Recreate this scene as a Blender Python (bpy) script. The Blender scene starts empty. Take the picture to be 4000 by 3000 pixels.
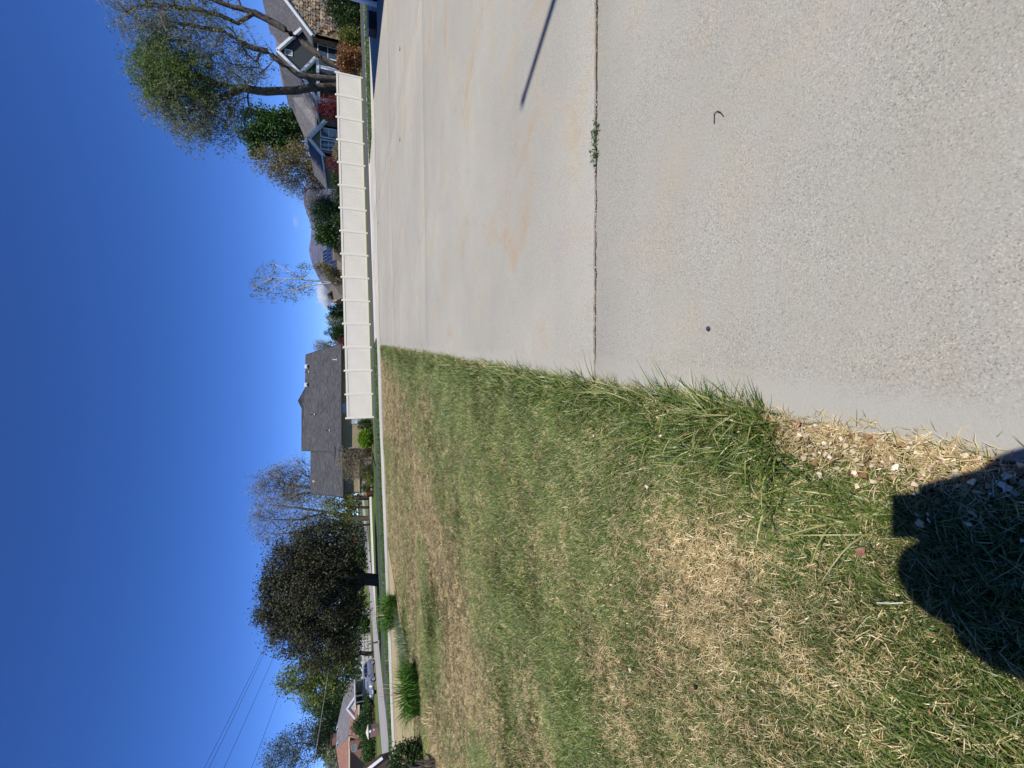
import bpy, math, random
import numpy as np
from mathutils import Vector, Matrix

# ------------------------------------------------------------------ camera, sky, sun
sc = bpy.context.scene
F = 1625.0; EYE = 1.4; ROLL = 0.02; PITCH = math.atan(612 / F)      # focal length in photo pixels, eye height
_r0 = np.array([1, 0, 0.]); FWD = np.array([0, math.cos(PITCH), -math.sin(PITCH)]); _d0 = np.array([0, -math.sin(PITCH), -math.cos(PITCH)])
RT = math.cos(ROLL) * _r0 + math.sin(ROLL) * _d0; DN = -math.sin(ROLL) * _r0 + math.cos(ROLL) * _d0
cam_d = bpy.data.cameras.new('camera'); cam = bpy.data.objects.new('camera', cam_d); sc.collection.objects.link(cam)
cam_d.sensor_fit = 'HORIZONTAL'; cam_d.sensor_width = 36; cam_d.lens = 36 * F / 4000
cam_d.clip_start = 0.02; cam_d.clip_end = 20000
cam.matrix_world = Matrix(((DN[0], RT[0], -FWD[0], 0), (DN[1], RT[1], -FWD[1], 0), (DN[2], RT[2], -FWD[2], EYE), (0, 0, 0, 1)))
sc.camera = cam                                                     # the phone was held upright, the file lies on its side

SUN_EL = math.radians(61); SUN_AZ = math.radians(28)                # the sun stands behind the photographer, to the right
SUN = np.array([math.sin(SUN_AZ) * math.cos(SUN_EL), -math.cos(SUN_AZ) * math.cos(SUN_EL), math.sin(SUN_EL)])
w = bpy.data.worlds.new('World'); sc.world = w; w.use_nodes = True
nt = w.node_tree; nt.nodes.clear()
sky = nt.nodes.new('ShaderNodeTexSky'); sky.sky_type = 'NISHITA'; sky.sun_disc = False
sky.sun_elevation = SUN_EL; sky.sun_rotation = math.atan2(SUN[0], SUN[1]); sky.altitude = 1400; sky.air_density = 0.42; sky.dust_density = 0; sky.ozone_density = 2.6
bg = nt.nodes.new('ShaderNodeBackground'); bg.inputs['Strength'].default_value = 0.15
wo = nt.nodes.new('ShaderNodeOutputWorld'); hs = nt.nodes.new('ShaderNodeHueSaturation'); hs.inputs['Hue'].default_value = .513; hs.inputs['Saturation'].default_value = 1.27
nt.links.new(sky.outputs[0], hs.inputs['Color']); nt.links.new(hs.outputs[0], bg.inputs[0]); nt.links.new(bg.outputs[0], wo.inputs[0])
sl = bpy.data.lights.new('sun', 'SUN'); sl.energy = 3.95; sl.angle = math.radians(0.53); sl.color = (1, .955, .88)
so = bpy.data.objects.new('sun', sl); sc.collection.objects.link(so); so.rotation_euler = Vector(SUN).to_track_quat('Z', 'Y').to_euler()
sc.view_settings.view_transform = 'Standard'; sc.view_settings.look = 'None'; sc.view_settings.exposure = 0.54; sc.view_settings.gamma = 1
sc.render.engine = 'CYCLES'; sc.cycles.max_bounces = 6; sc.cycles.transparent_max_bounces = 6; sc.cycles.use_denoising = True

# ------------------------------------------------------------------ places: photo pixel (x, y) at distance Y -> point
C0 = np.array([0, 0, EYE])
def at(x, y, Y):
    v = FWD * F + RT * (1500 - y) + DN * (x - 2000)
    return C0 + v * (Y / v[1])
AX = [-90, -60, -30, -2, 20, 40]; AZ = [-.3, -.4, -.3, .2, .47, .6]
def g(X, Y):
    t = np.clip((np.asarray(Y, float) - 3) / 21, 0, 1); t = t * t * (3 - 2 * t)
    return np.interp(X, AX, AZ) * t
def G(X, Y, dz=0): return np.array([X, Y, float(g(X, Y)) + dz])
def gp(x, y):                                                       # ground point under a photo pixel
    lo, hi = .2, 200
    for _ in range(60):
        m = (lo + hi) / 2; p = at(x, y, m)
        if p[2] > g(p[0], p[1]): lo = m
        else: hi = m
    return at(x, y, lo)
def mpp(x, y, Y): return float(np.linalg.norm(at(x, y + 1, Y) - at(x, y, Y)))   # metres per photo pixel

# ------------------------------------------------------------------ objects
COL = sc.collection; ORG = {}
def link(name, data, parent=None):
    o = bpy.data.objects.new(name, data); COL.objects.link(o)
    if parent is not None: o.parent = parent
    return o
def tag(o, label=None, cat=None, group=None, kind=None):
    for k, v in (('label', label), ('category', cat), ('group', group), ('kind', kind)):
        if v: o[k] = v
    return o
def thing(name, label, cat, loc=(0, 0, 0), group=None):
    o = link(name, None); o.location = [float(c) for c in loc]; o.empty_display_size = .1; ORG[o.name] = np.array(loc, float)
    return tag(o, label, cat, group)
def root_org(p):
    while p is not None:
        if p.name in ORG: return ORG[p.name]
        p = p.parent
    return np.zeros(3)
def rawmesh(name, V, Q, mat, smooth=False):
    """V (n,3), Q (m,k) index array of equal-sided faces"""
    me = bpy.data.meshes.new(name); V = np.asarray(V, np.float32); Q = np.asarray(Q, np.int32); k = Q.shape[1]
    me.vertices.add(len(V)); me.vertices.foreach_set('co', V.ravel())
    me.loops.add(Q.size); me.loops.foreach_set('vertex_index', Q.ravel())
    me.polygons.add(len(Q)); me.polygons.foreach_set('loop_start', np.arange(0, Q.size, k, dtype=np.int32)); me.polygons.foreach_set('loop_total', np.full(len(Q), k, np.int32))
    if smooth: me.polygons.foreach_set('use_smooth', np.ones(len(Q), bool))
    me.update(calc_edges=True); me.materials.append(mat)
    return me
class MB:
    def __init__(s): s.v = []; s.f = []
    def add(s, V, Fs):
        n = len(s.v); s.v += [tuple(map(float, p)) for p in V]; s.f += [tuple(i + n for i in f) for f in Fs]; return s
    def poly(s, pts): return s.add(pts, [tuple(range(len(pts)))])
    def box(s, c, size, rz=0, rot=None):
        c = np.array(c, float); h = np.array(size, float) / 2
        P = np.array([[x, y, z] for x in (-1, 1) for y in (-1, 1) for z in (-1, 1)], float) * h
        if rot is not None: P = P @ np.array(rot).T
        elif rz: cz, sz = math.cos(rz), math.sin(rz); P = P @ np.array([[cz, -sz, 0], [sz, cz, 0], [0, 0, 1]]).T
        return s.add(P + c, [(0, 1, 3, 2), (4, 6, 7, 5), (0, 4, 5, 1), (2, 3, 7, 6), (0, 2, 6, 4), (1, 5, 7, 3)])
    def box2(s, a, b):
        a, b = np.array(a, float), np.array(b, float); return s.box((a + b) / 2, np.abs(b - a))
    def beam(s, p, q, wd, ht, up=(0, 0, 1)):
        p, q = np.array(p, float), np.array(q, float); d = q - p; L = np.linalg.norm(d); d /= L
        sd = np.cross(d, up); sd /= np.linalg.norm(sd); u = np.cross(sd, d)
        return s.box((p + q) / 2, (L, wd, ht), rot=np.stack([d, sd, u], 1))
    def slab(s, pts, th, n=None):                                   # thick polygon, thickness straight down (or along n)
        pts = [np.array(p, float) for p in pts]; k = len(pts); n = np.array((0, 0, -1.) if n is None else n) * th
        return s.add(pts + [p + n for p in pts], [tuple(range(k)), tuple(range(2 * k - 1, k - 1, -1))] + [(i, (i + 1) % k + 0, (i + 1) % k + k, i + k)[::-1] for i in range(k)])
    def tube(s, pts, rad, k=6, cap=True):
        pts = np.array(pts, float); n = len(pts); rad = np.broadcast_to(rad, (n,))
        T = np.gradient(pts, axis=0); T /= np.linalg.norm(T, axis=1)[:, None] + 1e-9
        a = np.array([0, 0, 1.]) if abs(T[0][2]) < .9 else np.array([1., 0, 0])
        V = []
        for i in range(n):
            u = np.cross(T[i], a); u /= np.linalg.norm(u) + 1e-9; b = np.cross(T[i], u); a = -np.cross(T[i], u) if False else a
            for j in range(k):
                t = 2 * math.pi * j / k; V.append(pts[i] + rad[i] * (math.cos(t) * u + math.sin(t) * b))
        Fs = [(i * k + j, i * k + (j + 1) % k, (i + 1) * k + (j + 1) % k, (i + 1) * k + j) for i in range(n - 1) for j in range(k)]
        if cap: Fs += [tuple(range(k))[::-1], tuple(range((n - 1) * k, n * k))]
        return s.add(V, Fs)
    def lathe(s, prof, c, k=16):
        c = np.array(c, float); n = len(prof)
        V = [c + np.array([r * math.cos(2 * math.pi * j / k), r * math.sin(2 * math.pi * j / k), z]) for r, z in prof for j in range(k)]
        return s.add(V, [(i * k + j, i * k + (j + 1) % k, (i + 1) * k + (j + 1) % k, (i + 1) * k + j) for i in range(n - 1) for j in range(k)] + [tuple(range(k))[::-1], tuple(range((n - 1) * k, n * k))])
    def build(s, name, mat, parent=None, smooth=False, bevel=0):
        o0 = root_org(parent); me = bpy.data.meshes.new(name)
        me.from_pydata([tuple(np.array(p) - o0) for p in s.v], [], s.f); me.materials.append(mat)
        if smooth: me.polygons.foreach_set('use_smooth', [True] * len(me.polygons))
        me.update(); o = link(name, me, parent)
        if bevel:
            b = o.modifiers.new('bevel', 'BEVEL'); b.width = bevel; b.segments = 2; b.limit_method = 'ANGLE'
        return o
def rawobj(name, V, Q, mat, parent=None, smooth=False):
    return link(name, rawmesh(name, np.asarray(V) - root_org(parent), Q, mat, smooth), parent)

# ------------------------------------------------------------------ materials
def nodes(name):
    m = bpy.data.materials.new(name); m.use_nodes = True; t = m.node_tree; b = t.nodes['Principled BSDF']
    return m, t, b, (lambda ty, **k: _nn(t, ty, k)), t.links.new
def _nn(t, ty, k):
    n = t.nodes.new('ShaderNode' + ty)
    for a, v in k.items():
        if a in n.inputs: n.inputs[a].default_value = v
        else: setattr(n, a, v)
    return n
def rgba(c): return (*c, 1)
def ramp(N, L, src, stops):
    r = N('ValToRGB'); e = r.color_ramp.elements
    while len(e) < len(stops): e.new(.5)
    for el, (p, c) in zip(e, stops): el.position = p; el.color = (c, c, c, 1) if not hasattr(c, '__len__') else rgba(c)
    L(src, r.inputs[0]); return r.outputs[0]
def mixc(N, L, fac, a, b, mode='MIX'):
    m = N('Mix', data_type='RGBA', blend_type=mode)
    for sock, v in ((m.inputs[0], fac), (m.inputs[6], a), (m.inputs[7], b)):
        if hasattr(v, 'links') or hasattr(v, 'is_linked'): L(v, sock)
        else: sock.default_value = rgba(v) if hasattr(v, '__len__') else v
    return m.outputs[2]
def noise(N, L, vec, scale, detail=4, rough=.55, dist=0):
    n = N('TexNoise', Scale=scale, Detail=detail, Roughness=rough, Distortion=dist); L(vec, n.inputs['Vector']); return n.outputs['Fac']
def mat(name, col, rough=.75, var=.18, scale=4., bump=0, bscale=40., spec=.35, metal=0, col2=None, coat=0):
    m, t, b, N, L = nodes(name); tc = N('TexCoord').outputs['Object']
    c = np.array(col); f = noise(N, L, tc, scale)
    hi = np.array(col2) if col2 is not None else np.minimum(c * (1 + var), 1)
    L(mixc(N, L, ramp(N, L, f, [(.3, 0.), (.7, 1.)]), tuple(c * (1 - var)), tuple(hi)), b.inputs['Base Color'])
    b.inputs['Roughness'].default_value = rough; b.inputs['Specular IOR Level'].default_value = spec; b.inputs['Metallic'].default_value = metal; b.inputs['Coat Weight'].default_value = coat
    if bump:
        bn = N('Bump', Strength=bump, Distance=.02); L(noise(N, L, tc, bscale), bn.inputs['Height']); L(bn.outputs[0], b.inputs['Normal'])
    return m
def leafmat(name, c1, c2, trans=.3, c3=None, gloss=.45):
    m, t, b, N, L = nodes(name); geo = N('NewGeometry')
    st = [(0, c1), (.75, c2), (1, c3 or c2)] if c3 else [(0, c1), (1, c2)]
    col = ramp(N, L, geo.outputs['Random Per Island'], st)
    L(col, b.inputs['Base Color']); b.inputs['Roughness'].default_value = gloss + .1; b.inputs['Specular IOR Level'].default_value = .3
    tr = N('BsdfTranslucent'); L(mixc(N, L, .5, col, (.9, 1, .4), 'MULTIPLY'), tr.inputs[0])
    ad = N('MixShader'); ad.inputs[0].default_value = trans; L(b.outputs[0], ad.inputs[1]); L(tr.outputs[0], ad.inputs[2])
    L(ad.outputs[0], t.nodes['Material Output'].inputs[0]); return m
def glassmat(name, col=(.02, .025, .03)):
    m = mat(name, col, .06, .2, 1.5, spec=.6); return m
def shinglemat(name, c1, c2, row=.14, wid=.3):
    m, t, b, N, L = nodes(name); uv = N('UVMap').outputs[0]
    br = N('TexBrick', Scale=1.0, offset=.5); br.inputs['Color1'].default_value = rgba(c1); br.inputs['Color2'].default_value = rgba(c2); br.inputs['Mortar'].default_value = rgba(np.array(c1) * .45)
    br.inputs['Brick Width'].default_value = wid; br.inputs['Row Height'].default_value = row; br.inputs['Mortar Size'].default_value = .008; br.inputs['Bias'].default_value = -.2
    L(uv, br.inputs['Vector']); f = noise(N, L, uv, .7, 3); f2 = noise(N, L, uv, 9, 2)
    c = mixc(N, L, .35, br.outputs['Color'], ramp(N, L, f2, [(.35, 0.2), (.65, .9)]), 'OVERLAY')
    c = mixc(N, L, .25, c, ramp(N, L, f, [(.3, .25), (.7, .8)]), 'OVERLAY')
    L(c, b.inputs['Base Color']); b.inputs['Roughness'].default_value = .9; b.inputs['Specular IOR Level'].default_value = .25
    bn = N('Bump', Strength=.6, Distance=.01); L(br.outputs['Fac'], bn.inputs['Height']); bn.invert = True; L(bn.outputs[0], b.inputs['Normal']); return m
def brickmat(name, c1, c2, mortar):
    m, t, b, N, L = nodes(name); uv = N('UVMap').outputs[0]
    br = N('TexBrick', Scale=1.0); br.inputs['Color1'].default_value = rgba(c1); br.inputs['Color2'].default_value = rgba(c2); br.inputs['Mortar'].default_value = rgba(mortar)
    br.inputs['Brick Width'].default_value = .21; br.inputs['Row Height'].default_value = .075; br.inputs['Mortar Size'].default_value = .008
    L(uv, br.inputs['Vector']); L(br.outputs['Color'], b.inputs['Base Color']); b.inputs['Roughness'].default_value = .9
    bn = N('Bump', Strength=.5, Distance=.01); L(br.outputs['Fac'], bn.inputs['Height']); bn.invert = True; L(bn.outputs[0], b.inputs['Normal']); return m
def add_uv(o, su=1.0):
    """metric UV on every face: u level, v up the slope"""
    me = o.data; uv = me.uv_layers.new(name='UVMap')
    for p in me.polygons:
        n = np.array(p.normal); u = np.cross((0, 0, 1.), n)
        if np.linalg.norm(u) < .05: u = np.array([1., 0, 0])
        u /= np.linalg.norm(u); v = np.cross(n, u)
        for li in p.loop_indices:
            q = np.array(me.vertices[me.loops[li].vertex_index].co); uv.data[li].uv = (float(q @ u) * su, float(q @ v) * su)
    return o

# ------------------------------------------------------------------ numpy value noise
_rs = np.random.RandomState(7); _lat = _rs.rand(256, 256)
def vn(x, y, s):
    x = np.asarray(x) * s + 37.3; y = np.asarray(y) * s + 91.7; i = np.floor(x).astype(int); j = np.floor(y).astype(int); u = x - i; v = y - j
    u = u * u * (3 - 2 * u); v = v * v * (3 - 2 * v); L = lambda a, b: _lat[a % 256, b % 256]
    return (L(i, j) * (1 - u) + L(i + 1, j) * u) * (1 - v) + (L(i, j + 1) * (1 - u) + L(i + 1, j + 1) * u) * v
def fbm(x, y, s, o=3): return sum(vn(x, y, s * 2 ** k) * .5 ** k for k in range(o)) / sum(.5 ** k for k in range(o))

# ------------------------------------------------------------------ setting materials
def concrete(name, base=(.385, .36, .315), agg=1.0, stain=1.0, edge=False):
    m, t, b, N, L = nodes(name); P = N('NewGeometry').outputs['Position']
    c = mixc(N, L, ramp(N, L, noise(N, L, P, .45, 5, .6), [(.35, 0.), (.65, 1.)]), tuple(np.array(base) * .88), tuple(np.array(base) * 1.08))
    n2 = noise(N, L, P, 1.9, 5, .65, .6)
    c = mixc(N, L, ramp(N, L, n2, [(.50, 0.), (.68, .7 * stain)]), c, (.36, .30, .205))
    n3 = noise(N, L, P, .9, 6, .7, .9)
    c = mixc(N, L, ramp(N, L, n3, [(.56, 0.), (.68, .8 * stain)]), c, (.345, .245, .14))
    n4 = noise(N, L, P, .33, 4, .6)
    c = mixc(N, L, ramp(N, L, n4, [(.46, 0.), (.64, .55)]), c, (.285, .275, .25))
    mp = N('Mapping'); mp.inputs['Scale'].default_value = (.5, 3.2, 1); mp.inputs['Rotation'].default_value = (0, 0, .05); L(P, mp.inputs[0])
    c = mixc(N, L, ramp(N, L, noise(N, L, mp.outputs[0], 1.1, 6, .65), [(.42, 0.), (.72, .5)]), c, (.33, .31, .285))   # broom and tyre streaks
    if agg:
        vo = N('TexVoronoi', Scale=260.0); L(P, vo.inputs['Vector']); rnd = N('SeparateColor'); L(vo.outputs['Color'], rnd.inputs[0])
        sp = ramp(N, L, rnd.outputs[0], [(0, .42), (.12, .78), (.5, 1.), (.86, 1.06), (.95, 1.35)])
        ms = N('VectorMath', operation='SUBTRACT'); tmp = noise(N, L, P, 2.4, 5, .65)
        fac = ramp(N, L, tmp, [(.32, .25 * agg), (.68, 1.0 * agg)])
        c = mixc(N, L, fac, c, sp, 'MULTIPLY')
        g2 = noise(N, L, P, 150, 3, .7); c = mixc(N, L, .55 * agg, c, ramp(N, L, g2, [(.3, .70), (.5, 1.), (.72, 1.16)]), 'MULTIPLY')
        v2 = N('TexVoronoi', Scale=5.0); L(P, v2.inputs['Vector']); c = mixc(N, L, ramp(N, L, v2.outputs['Distance'], [(.016, .6), (.026, 0.)]), c, (.55, .54, .50))
    if edge:                                                         # smooth trowelled band along the lawn edge
        sx = N('SeparateXYZ'); L(P, sx.inputs[0]); k = N('Math', operation='MULTIPLY_ADD'); L(sx.outputs[1], k.inputs[0]); k.inputs[1].default_value = -.107; k.inputs[2].default_value = .2535
        s2 = N('Math', operation='ADD'); L(sx.outputs[0], s2.inputs[0]); L(k.outputs[0], s2.inputs[1])
        s3 = N('Math', operation='MULTIPLY_ADD'); L(noise(N, L, P, 14, 3), s3.inputs[0]); s3.inputs[1].default_value = -.09; L(s2.outputs[0], s3.inputs[2])
        c = mixc(N, L, ramp(N, L, s3.outputs[0], [(.05, .8), (.13, 0.)]), c, (.335, .325, .285))
    L(c, b.inputs['Base Color']); b.inputs['Roughness'].default_value = .88; b.inputs['Specular IOR Level'].default_value = .25
    bn = N('Bump', Strength=.35, Distance=.004); L(noise(N, L, P, 130, 3, .7), bn.inputs['Height']); L(bn.outputs[0], b.inputs['Normal']); return m
M_conc = concrete('concrete_driveway', (.342, .329, .278), .9, 1.0, edge=True); M_conc0 = concrete('concrete_worn', (.325, .311, .259), .95, .5, edge=True); M_walk = concrete('concrete_walk', (.47, .445, .385), .3, .4); M_white = concrete('concrete_pale', (.60, .56, .49), .2, .3)
def asphalt(name, c, streak=True):
    m, t, b, N, L = nodes(name); P = N('NewGeometry').outputs['Position']
    mp = N('Mapping'); mp.inputs['Scale'].default_value = (.05, 1.2, 1) if streak else (1.2, .05, 1); L(P, mp.inputs[0])
    a = mixc(N, L, ramp(N, L, noise(N, L, mp.outputs[0], 1, 4), [(.3, 0.), (.7, 1.)]), tuple(np.array(c) * .85), tuple(np.array(c) * 1.2))
    a = mixc(N, L, .5, a, ramp(N, L, noise(N, L, P, 60, 2), [(.3, .7), (.7, 1.25)]), 'MULTIPLY')
    L(a, b.inputs['Base Color']); b.inputs['Roughness'].default_value = .85; b.inputs['Specular IOR Level'].default_value = .3; return m
M_asph = asphalt('asphalt_dark', (.058, .059, .066)); M_cross = asphalt('asphalt_worn', (.27, .255, .245), False)
def turf(name, a, b2, dry, sc1=.6, amt=.5):
    m, t, b, N, L = nodes(name); P = N('NewGeometry').outputs['Position']
    c = mixc(N, L, ramp(N, L, noise(N, L, P, 9, 5, .7), [(.35, 0.), (.65, 1.)]), a, b2)
    c = mixc(N, L, ramp(N, L, noise(N, L, P, sc1, 5, .6), [(.42, 0.), (.68, amt)]), c, dry)
    c = mixc(N, L, .6, c, ramp(N, L, noise(N, L, P, 45, 3, .7), [(.3, .55), (.7, 1.35)]), 'MULTIPLY')
    L(c, b.inputs['Base Color']); b.inputs['Roughness'].default_value = .95; b.inputs['Specular IOR Level'].default_value = .1
    bn = N('Bump', Strength=.8, Distance=.03); L(noise(N, L, P, 30, 3, .7), bn.inputs['Height']); L(bn.outputs[0], b.inputs['Normal']); return m
M_field = turf('far_grass', (.075, .115, .03), (.10, .14, .045), (.20, .17, .08), .15, .5)
M_soil = turf('thatch_soil', (.06, .05, .024), (.12, .095, .05), (.17, .14, .075), 2.0, .6)
M_bed = turf('dry_bed', (.34, .27, .15), (.42, .35, .21), (.26, .21, .10), .8, .5)
M_green = turf('watered_grass', (.05, .09, .022), (.065, .11, .03), (.11, .11, .045), .5, .5)
M_dirt = turf('joint_dirt', (.03, .024, .018), (.06, .045, .03), (.10, .075, .05), 20, .4)

def strip(name, curve_a, curve_b, ts, nb, dz, m, kind='structure', parent=None):
    """sheet between two ground curves, laid on the terrain"""
    A = np.array([curve_a(t) for t in ts]); B = np.array([curve_b(t) for t in ts]); V = []
    for k in range(nb + 1):
        q = A + (B - A) * k / nb; V.append(np.c_[q, g(q[:, 0], q[:, 1]) + dz])
    n = len(ts); V = np.concatenate(V)
    Q = [(k * n + i, k * n + i + 1, (k + 1) * n + i + 1, (k + 1) * n + i) for k in range(nb) for i in range(n - 1)]
    if n and np.cross(B[0] - A[0], A[-1] - A[0]) > 0: Q = [q[::-1] for q in Q]
    o = rawobj(name, V, Q, m, parent)
    if parent is None and kind: o['kind'] = kind
    return o
# the ground: one sheet out to the horizon
gx = np.concatenate([-np.geomspace(9000, 100, 14), np.linspace(-90, 60, 76), np.geomspace(70, 9000, 14)])
gy = np.concatenate([[-400, -60, -15], np.linspace(-6, 90, 65), np.geomspace(100, 9000, 16)])
XX, YY = np.meshgrid(gx, gy); V = np.c_[XX.ravel(), YY.ravel(), (g(XX, YY) - .09).ravel()]; nx = len(gx)
Q = [(j * nx + i, j * nx + i + 1, (j + 1) * nx + i + 1, (j + 1) * nx + i) for j in range(len(gy) - 1) for i in range(nx - 1)]
tag(rawobj('ground', V, Q, M_field), kind='structure')
EDGE = lambda Y: -.2 + .107 * (np.asarray(Y, float) - .5)            # left edge of the driveway
WN = lambda X: 21.3 - .11 * np.clip(np.asarray(X, float) - 1, 0, 17); WF = lambda X: 23.6 - .12 * np.clip(np.asarray(X, float) - 1, 0, 17)   # footpath edges
# near lawn
ys = np.concatenate([np.linspace(-3.9, 6, 44), np.linspace(6.3, 21.3, 40)])
strip('lawn', lambda y: (-30, y), lambda y: (EDGE(y) - .012, y), ys, 40, -.035, M_soil)
# street and cross street
xs = np.linspace(-140, 70, 90)
strip('street', lambda x: (x, 27.0), lambda x: (x, 32.3 + .035 * max(x, 0)), xs, 6, -.03, M_asph)
yy2 = np.concatenate([np.linspace(32.4, 90, 40), np.linspace(95, 220, 20)])
strip('cross_street', lambda y: (-23.6 - .085 * (y - 30), y), lambda y: (-35.4 - .1 * (y - 44), y), yy2, 5, -.022, M_cross)
strip('cross_street', lambda y: (-23.4, y), lambda y: (-34.2, y), np.linspace(-30, 32.35, 20), 5, -.024, M_cross)
strip('verge', lambda x: (x, WF(x) + .0), lambda x: (x, 26.98), np.linspace(-60, 2.6, 60), 5, -.025, M_green)
strip('verge', lambda x: (x, WF(x) + .0), lambda x: (x, 25.3), np.linspace(12.9, 45, 40), 4, -.012, M_green)
strip('gutter', lambda x: (x, 25.33), lambda x: (x, 26.98), np.linspace(2.62, 45, 60), 3, -.008, M_white)
strip('apron', lambda x: (x, WF(x) + .01), lambda x: (x, 25.3), np.linspace(2.62, 12.86, 24), 4, -.006, M_walk)
strip('side_yard', lambda x: (x, 32.38), lambda x: (x, 47), np.linspace(-23.6, -6, 24), 6, -.015, M_green)
strip('neighbour_driveway', lambda x: (x, 47.2), lambda x: (x, 57.5), np.linspace(-25.5, -8.5, 24), 4, -.012, M_white)
strip('garden_bed', lambda y: (-18.5, y), lambda y: (-8.6 + .12 * (y - 13), y), np.linspace(12.3, 20.9, 20), 10, -.018, M_bed)
# footpath: slabs of their own
fp = link('footpath', None); tag(fp, kind='structure')
x = -48.0; k = 0
rng = random.Random(3)
while x < 32:
    x2 = x + 1.62; e = .006; up = rng.uniform(-.004, .006)
    P4 = [(x + e, WN(x)), (x2 - e, WN(x2)), (x2 - e, WF(x2)), (x + e, WF(x))]
    mb = MB(); mb.slab([(px, float(py), float(g(px, py)) + .012 + up) for px, py in P4], .1); mb.build('slab', M_walk, fp); x = x2
# driveway: slabs with open joints
dw = link('driveway', None); tag(dw, kind='structure')
J = [lambda X: -4.0 + 0 * X, lambda X: 2.257 - .046 * X, lambda X: 8.56 - .054 * X, lambda X: 14.75 - .054 * X, lambda X: WN(X) - .012]
CX = lambda Y: 7.73 + .038 * (Y - 8.4)
CC = [lambda Y: EDGE(Y), CX, lambda Y: 15.2 + 0 * Y, lambda Y: 24 + 0 * Y]
GAP = {1: .016, 2: .0025, 3: .0015}
def slab(ci, ri):
    n = 14 if ri < 2 else 10; m_ = n + 1; nxs = 220 if (ri < 2 and ci == 0) else n; U = np.linspace(0, 1, n + 1); Ux = np.linspace(0, 1, nxs + 1); gi = GAP.get(ri, .003); go = GAP.get(ri + 1, .003); V = []
    def corner(fx, fy, sx, sy):
        X, Y = 3., 3.
        for _ in range(12): X = float(fx(Y)) + sx; Y = float(fy(X)) + sy
        return np.array([X, Y])
    sx = .004 if ci else 0
    a = corner(CC[ci], J[ri], sx, gi); b_ = corner(CC[ci + 1], J[ri], -.004, gi); c = corner(CC[ci + 1], J[ri + 1], -.004, -go); d = corner(CC[ci], J[ri + 1], sx, -go)
    for v in U:
        for u in Ux: V.append((a * (1 - u) + b_ * u) * (1 - v) + (d * (1 - u) + c * u) * v)
    V = np.array(V).reshape(m_, nxs + 1, 2)
    for row, on in ((0, ri == 1), (m_ - 1, ri == 0)):                # chipped, uneven arris along the open joint
        if on: V[row, :, 1] += np.random.RandomState(ri + 7 * ci).normal(0, .0035, nxs + 1) + .006 * (vn(V[row, :, 0], V[row, :, 1] * 0 + ri, 6) - .5)
    V = V.reshape(-1, 2); top = np.c_[V, g(V[:, 0], V[:, 1])]
    mx = nxs + 1; ring = [i for i in range(mx)] + [j * mx + nxs for j in range(1, m_)] + [n * mx + i for i in range(nxs - 1, -1, -1)] + [j * mx for j in range(n - 1, 0, -1)]
    # rounded arris: edge ring drops a few millimetres
    low = top[ring] + (0, 0, -.09); Q = [(j * mx + i, j * mx + i + 1, (j + 1) * mx + i + 1, (j + 1) * mx + i) for j in range(n) for i in range(nxs)]
    k0 = len(top); R = len(ring); Q += [(ring[(i + 1) % R], ring[i], k0 + i, k0 + (i + 1) % R) for i in range(R)]
    o = rawobj('slab', np.r_[top, low], Q, M_conc if ri else M_conc0, dw)
    b = o.modifiers.new('arris', 'BEVEL'); b.width = .005; b.segments = 2; b.limit_method = 'ANGLE'; b.angle_limit = 1.0
    return o
for ri in range(4):
    for ci in range(3): slab(ci, ri)
ystr = np.linspace(-4, 21.2, 60)
strip('joint_fill', lambda y: (EDGE(y), y), lambda y: (23.9, y), ystr, 20, -.014, M_dirt, parent=dw)
# ------------------------------------------------------------------ mountains
def mountain(name, ridge, Yr, depth, m, seed):
    ry = np.array([r[1] for r in ridge], float); rx = np.array([r[0] for r in ridge], float); n = 220; rows = 46
    yy = np.linspace(ry[0], ry[-1], n); xx = np.interp(yy, ry, rx); P = np.array([at(a, b, Yr) for a, b in zip(xx, yy)])
    V = []
    for k in range(rows):
        t = k / (rows - 1); Xk = P[:, 0]; Yk = Yr - depth * (1 - t); s = t ** .8
        sp = np.abs(fbm(Xk + seed, np.full(n, Yk * .35), 1 / 240, 4) - .5) * 2
        jag = (fbm(Xk + seed, np.full(n, Yk), 1 / 70, 4) - .5) * 60
        V.append(np.c_[Xk, np.full(n, Yk) + jag, (P[:, 2]) * s * (1 - (1 - t) * .75 * sp) + jag * .5 * min(1, 4 * t * (1 - t) + .12 * t)])
    V = np.concatenate(V); Q = [(j * n + i + 1, j * n + i, (j + 1) * n + i, (j + 1) * n + i + 1) for j in range(rows - 1) for i in range(n - 1)]
    o = rawobj(name, V, Q, m); tag(o, kind='structure'); return o
M_mount = mat('hazy_mountain_rock', (.06, .065, .115), .95, .4, .012, col2=(.125, .12, .175))  # bluish distance haze is mixed into the rock colour itself
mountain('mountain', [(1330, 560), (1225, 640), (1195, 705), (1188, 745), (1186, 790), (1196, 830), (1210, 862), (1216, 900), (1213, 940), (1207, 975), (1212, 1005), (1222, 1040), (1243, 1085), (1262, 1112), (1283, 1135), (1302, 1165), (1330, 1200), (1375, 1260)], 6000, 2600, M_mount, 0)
mountain('mountain', [(1375, 1235), (1310, 1285), (1295, 1312), (1303, 1330), (1318, 1350), (1345, 1380), (1380, 1430)], 8200, 2000, M_mount, 5000)

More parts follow.
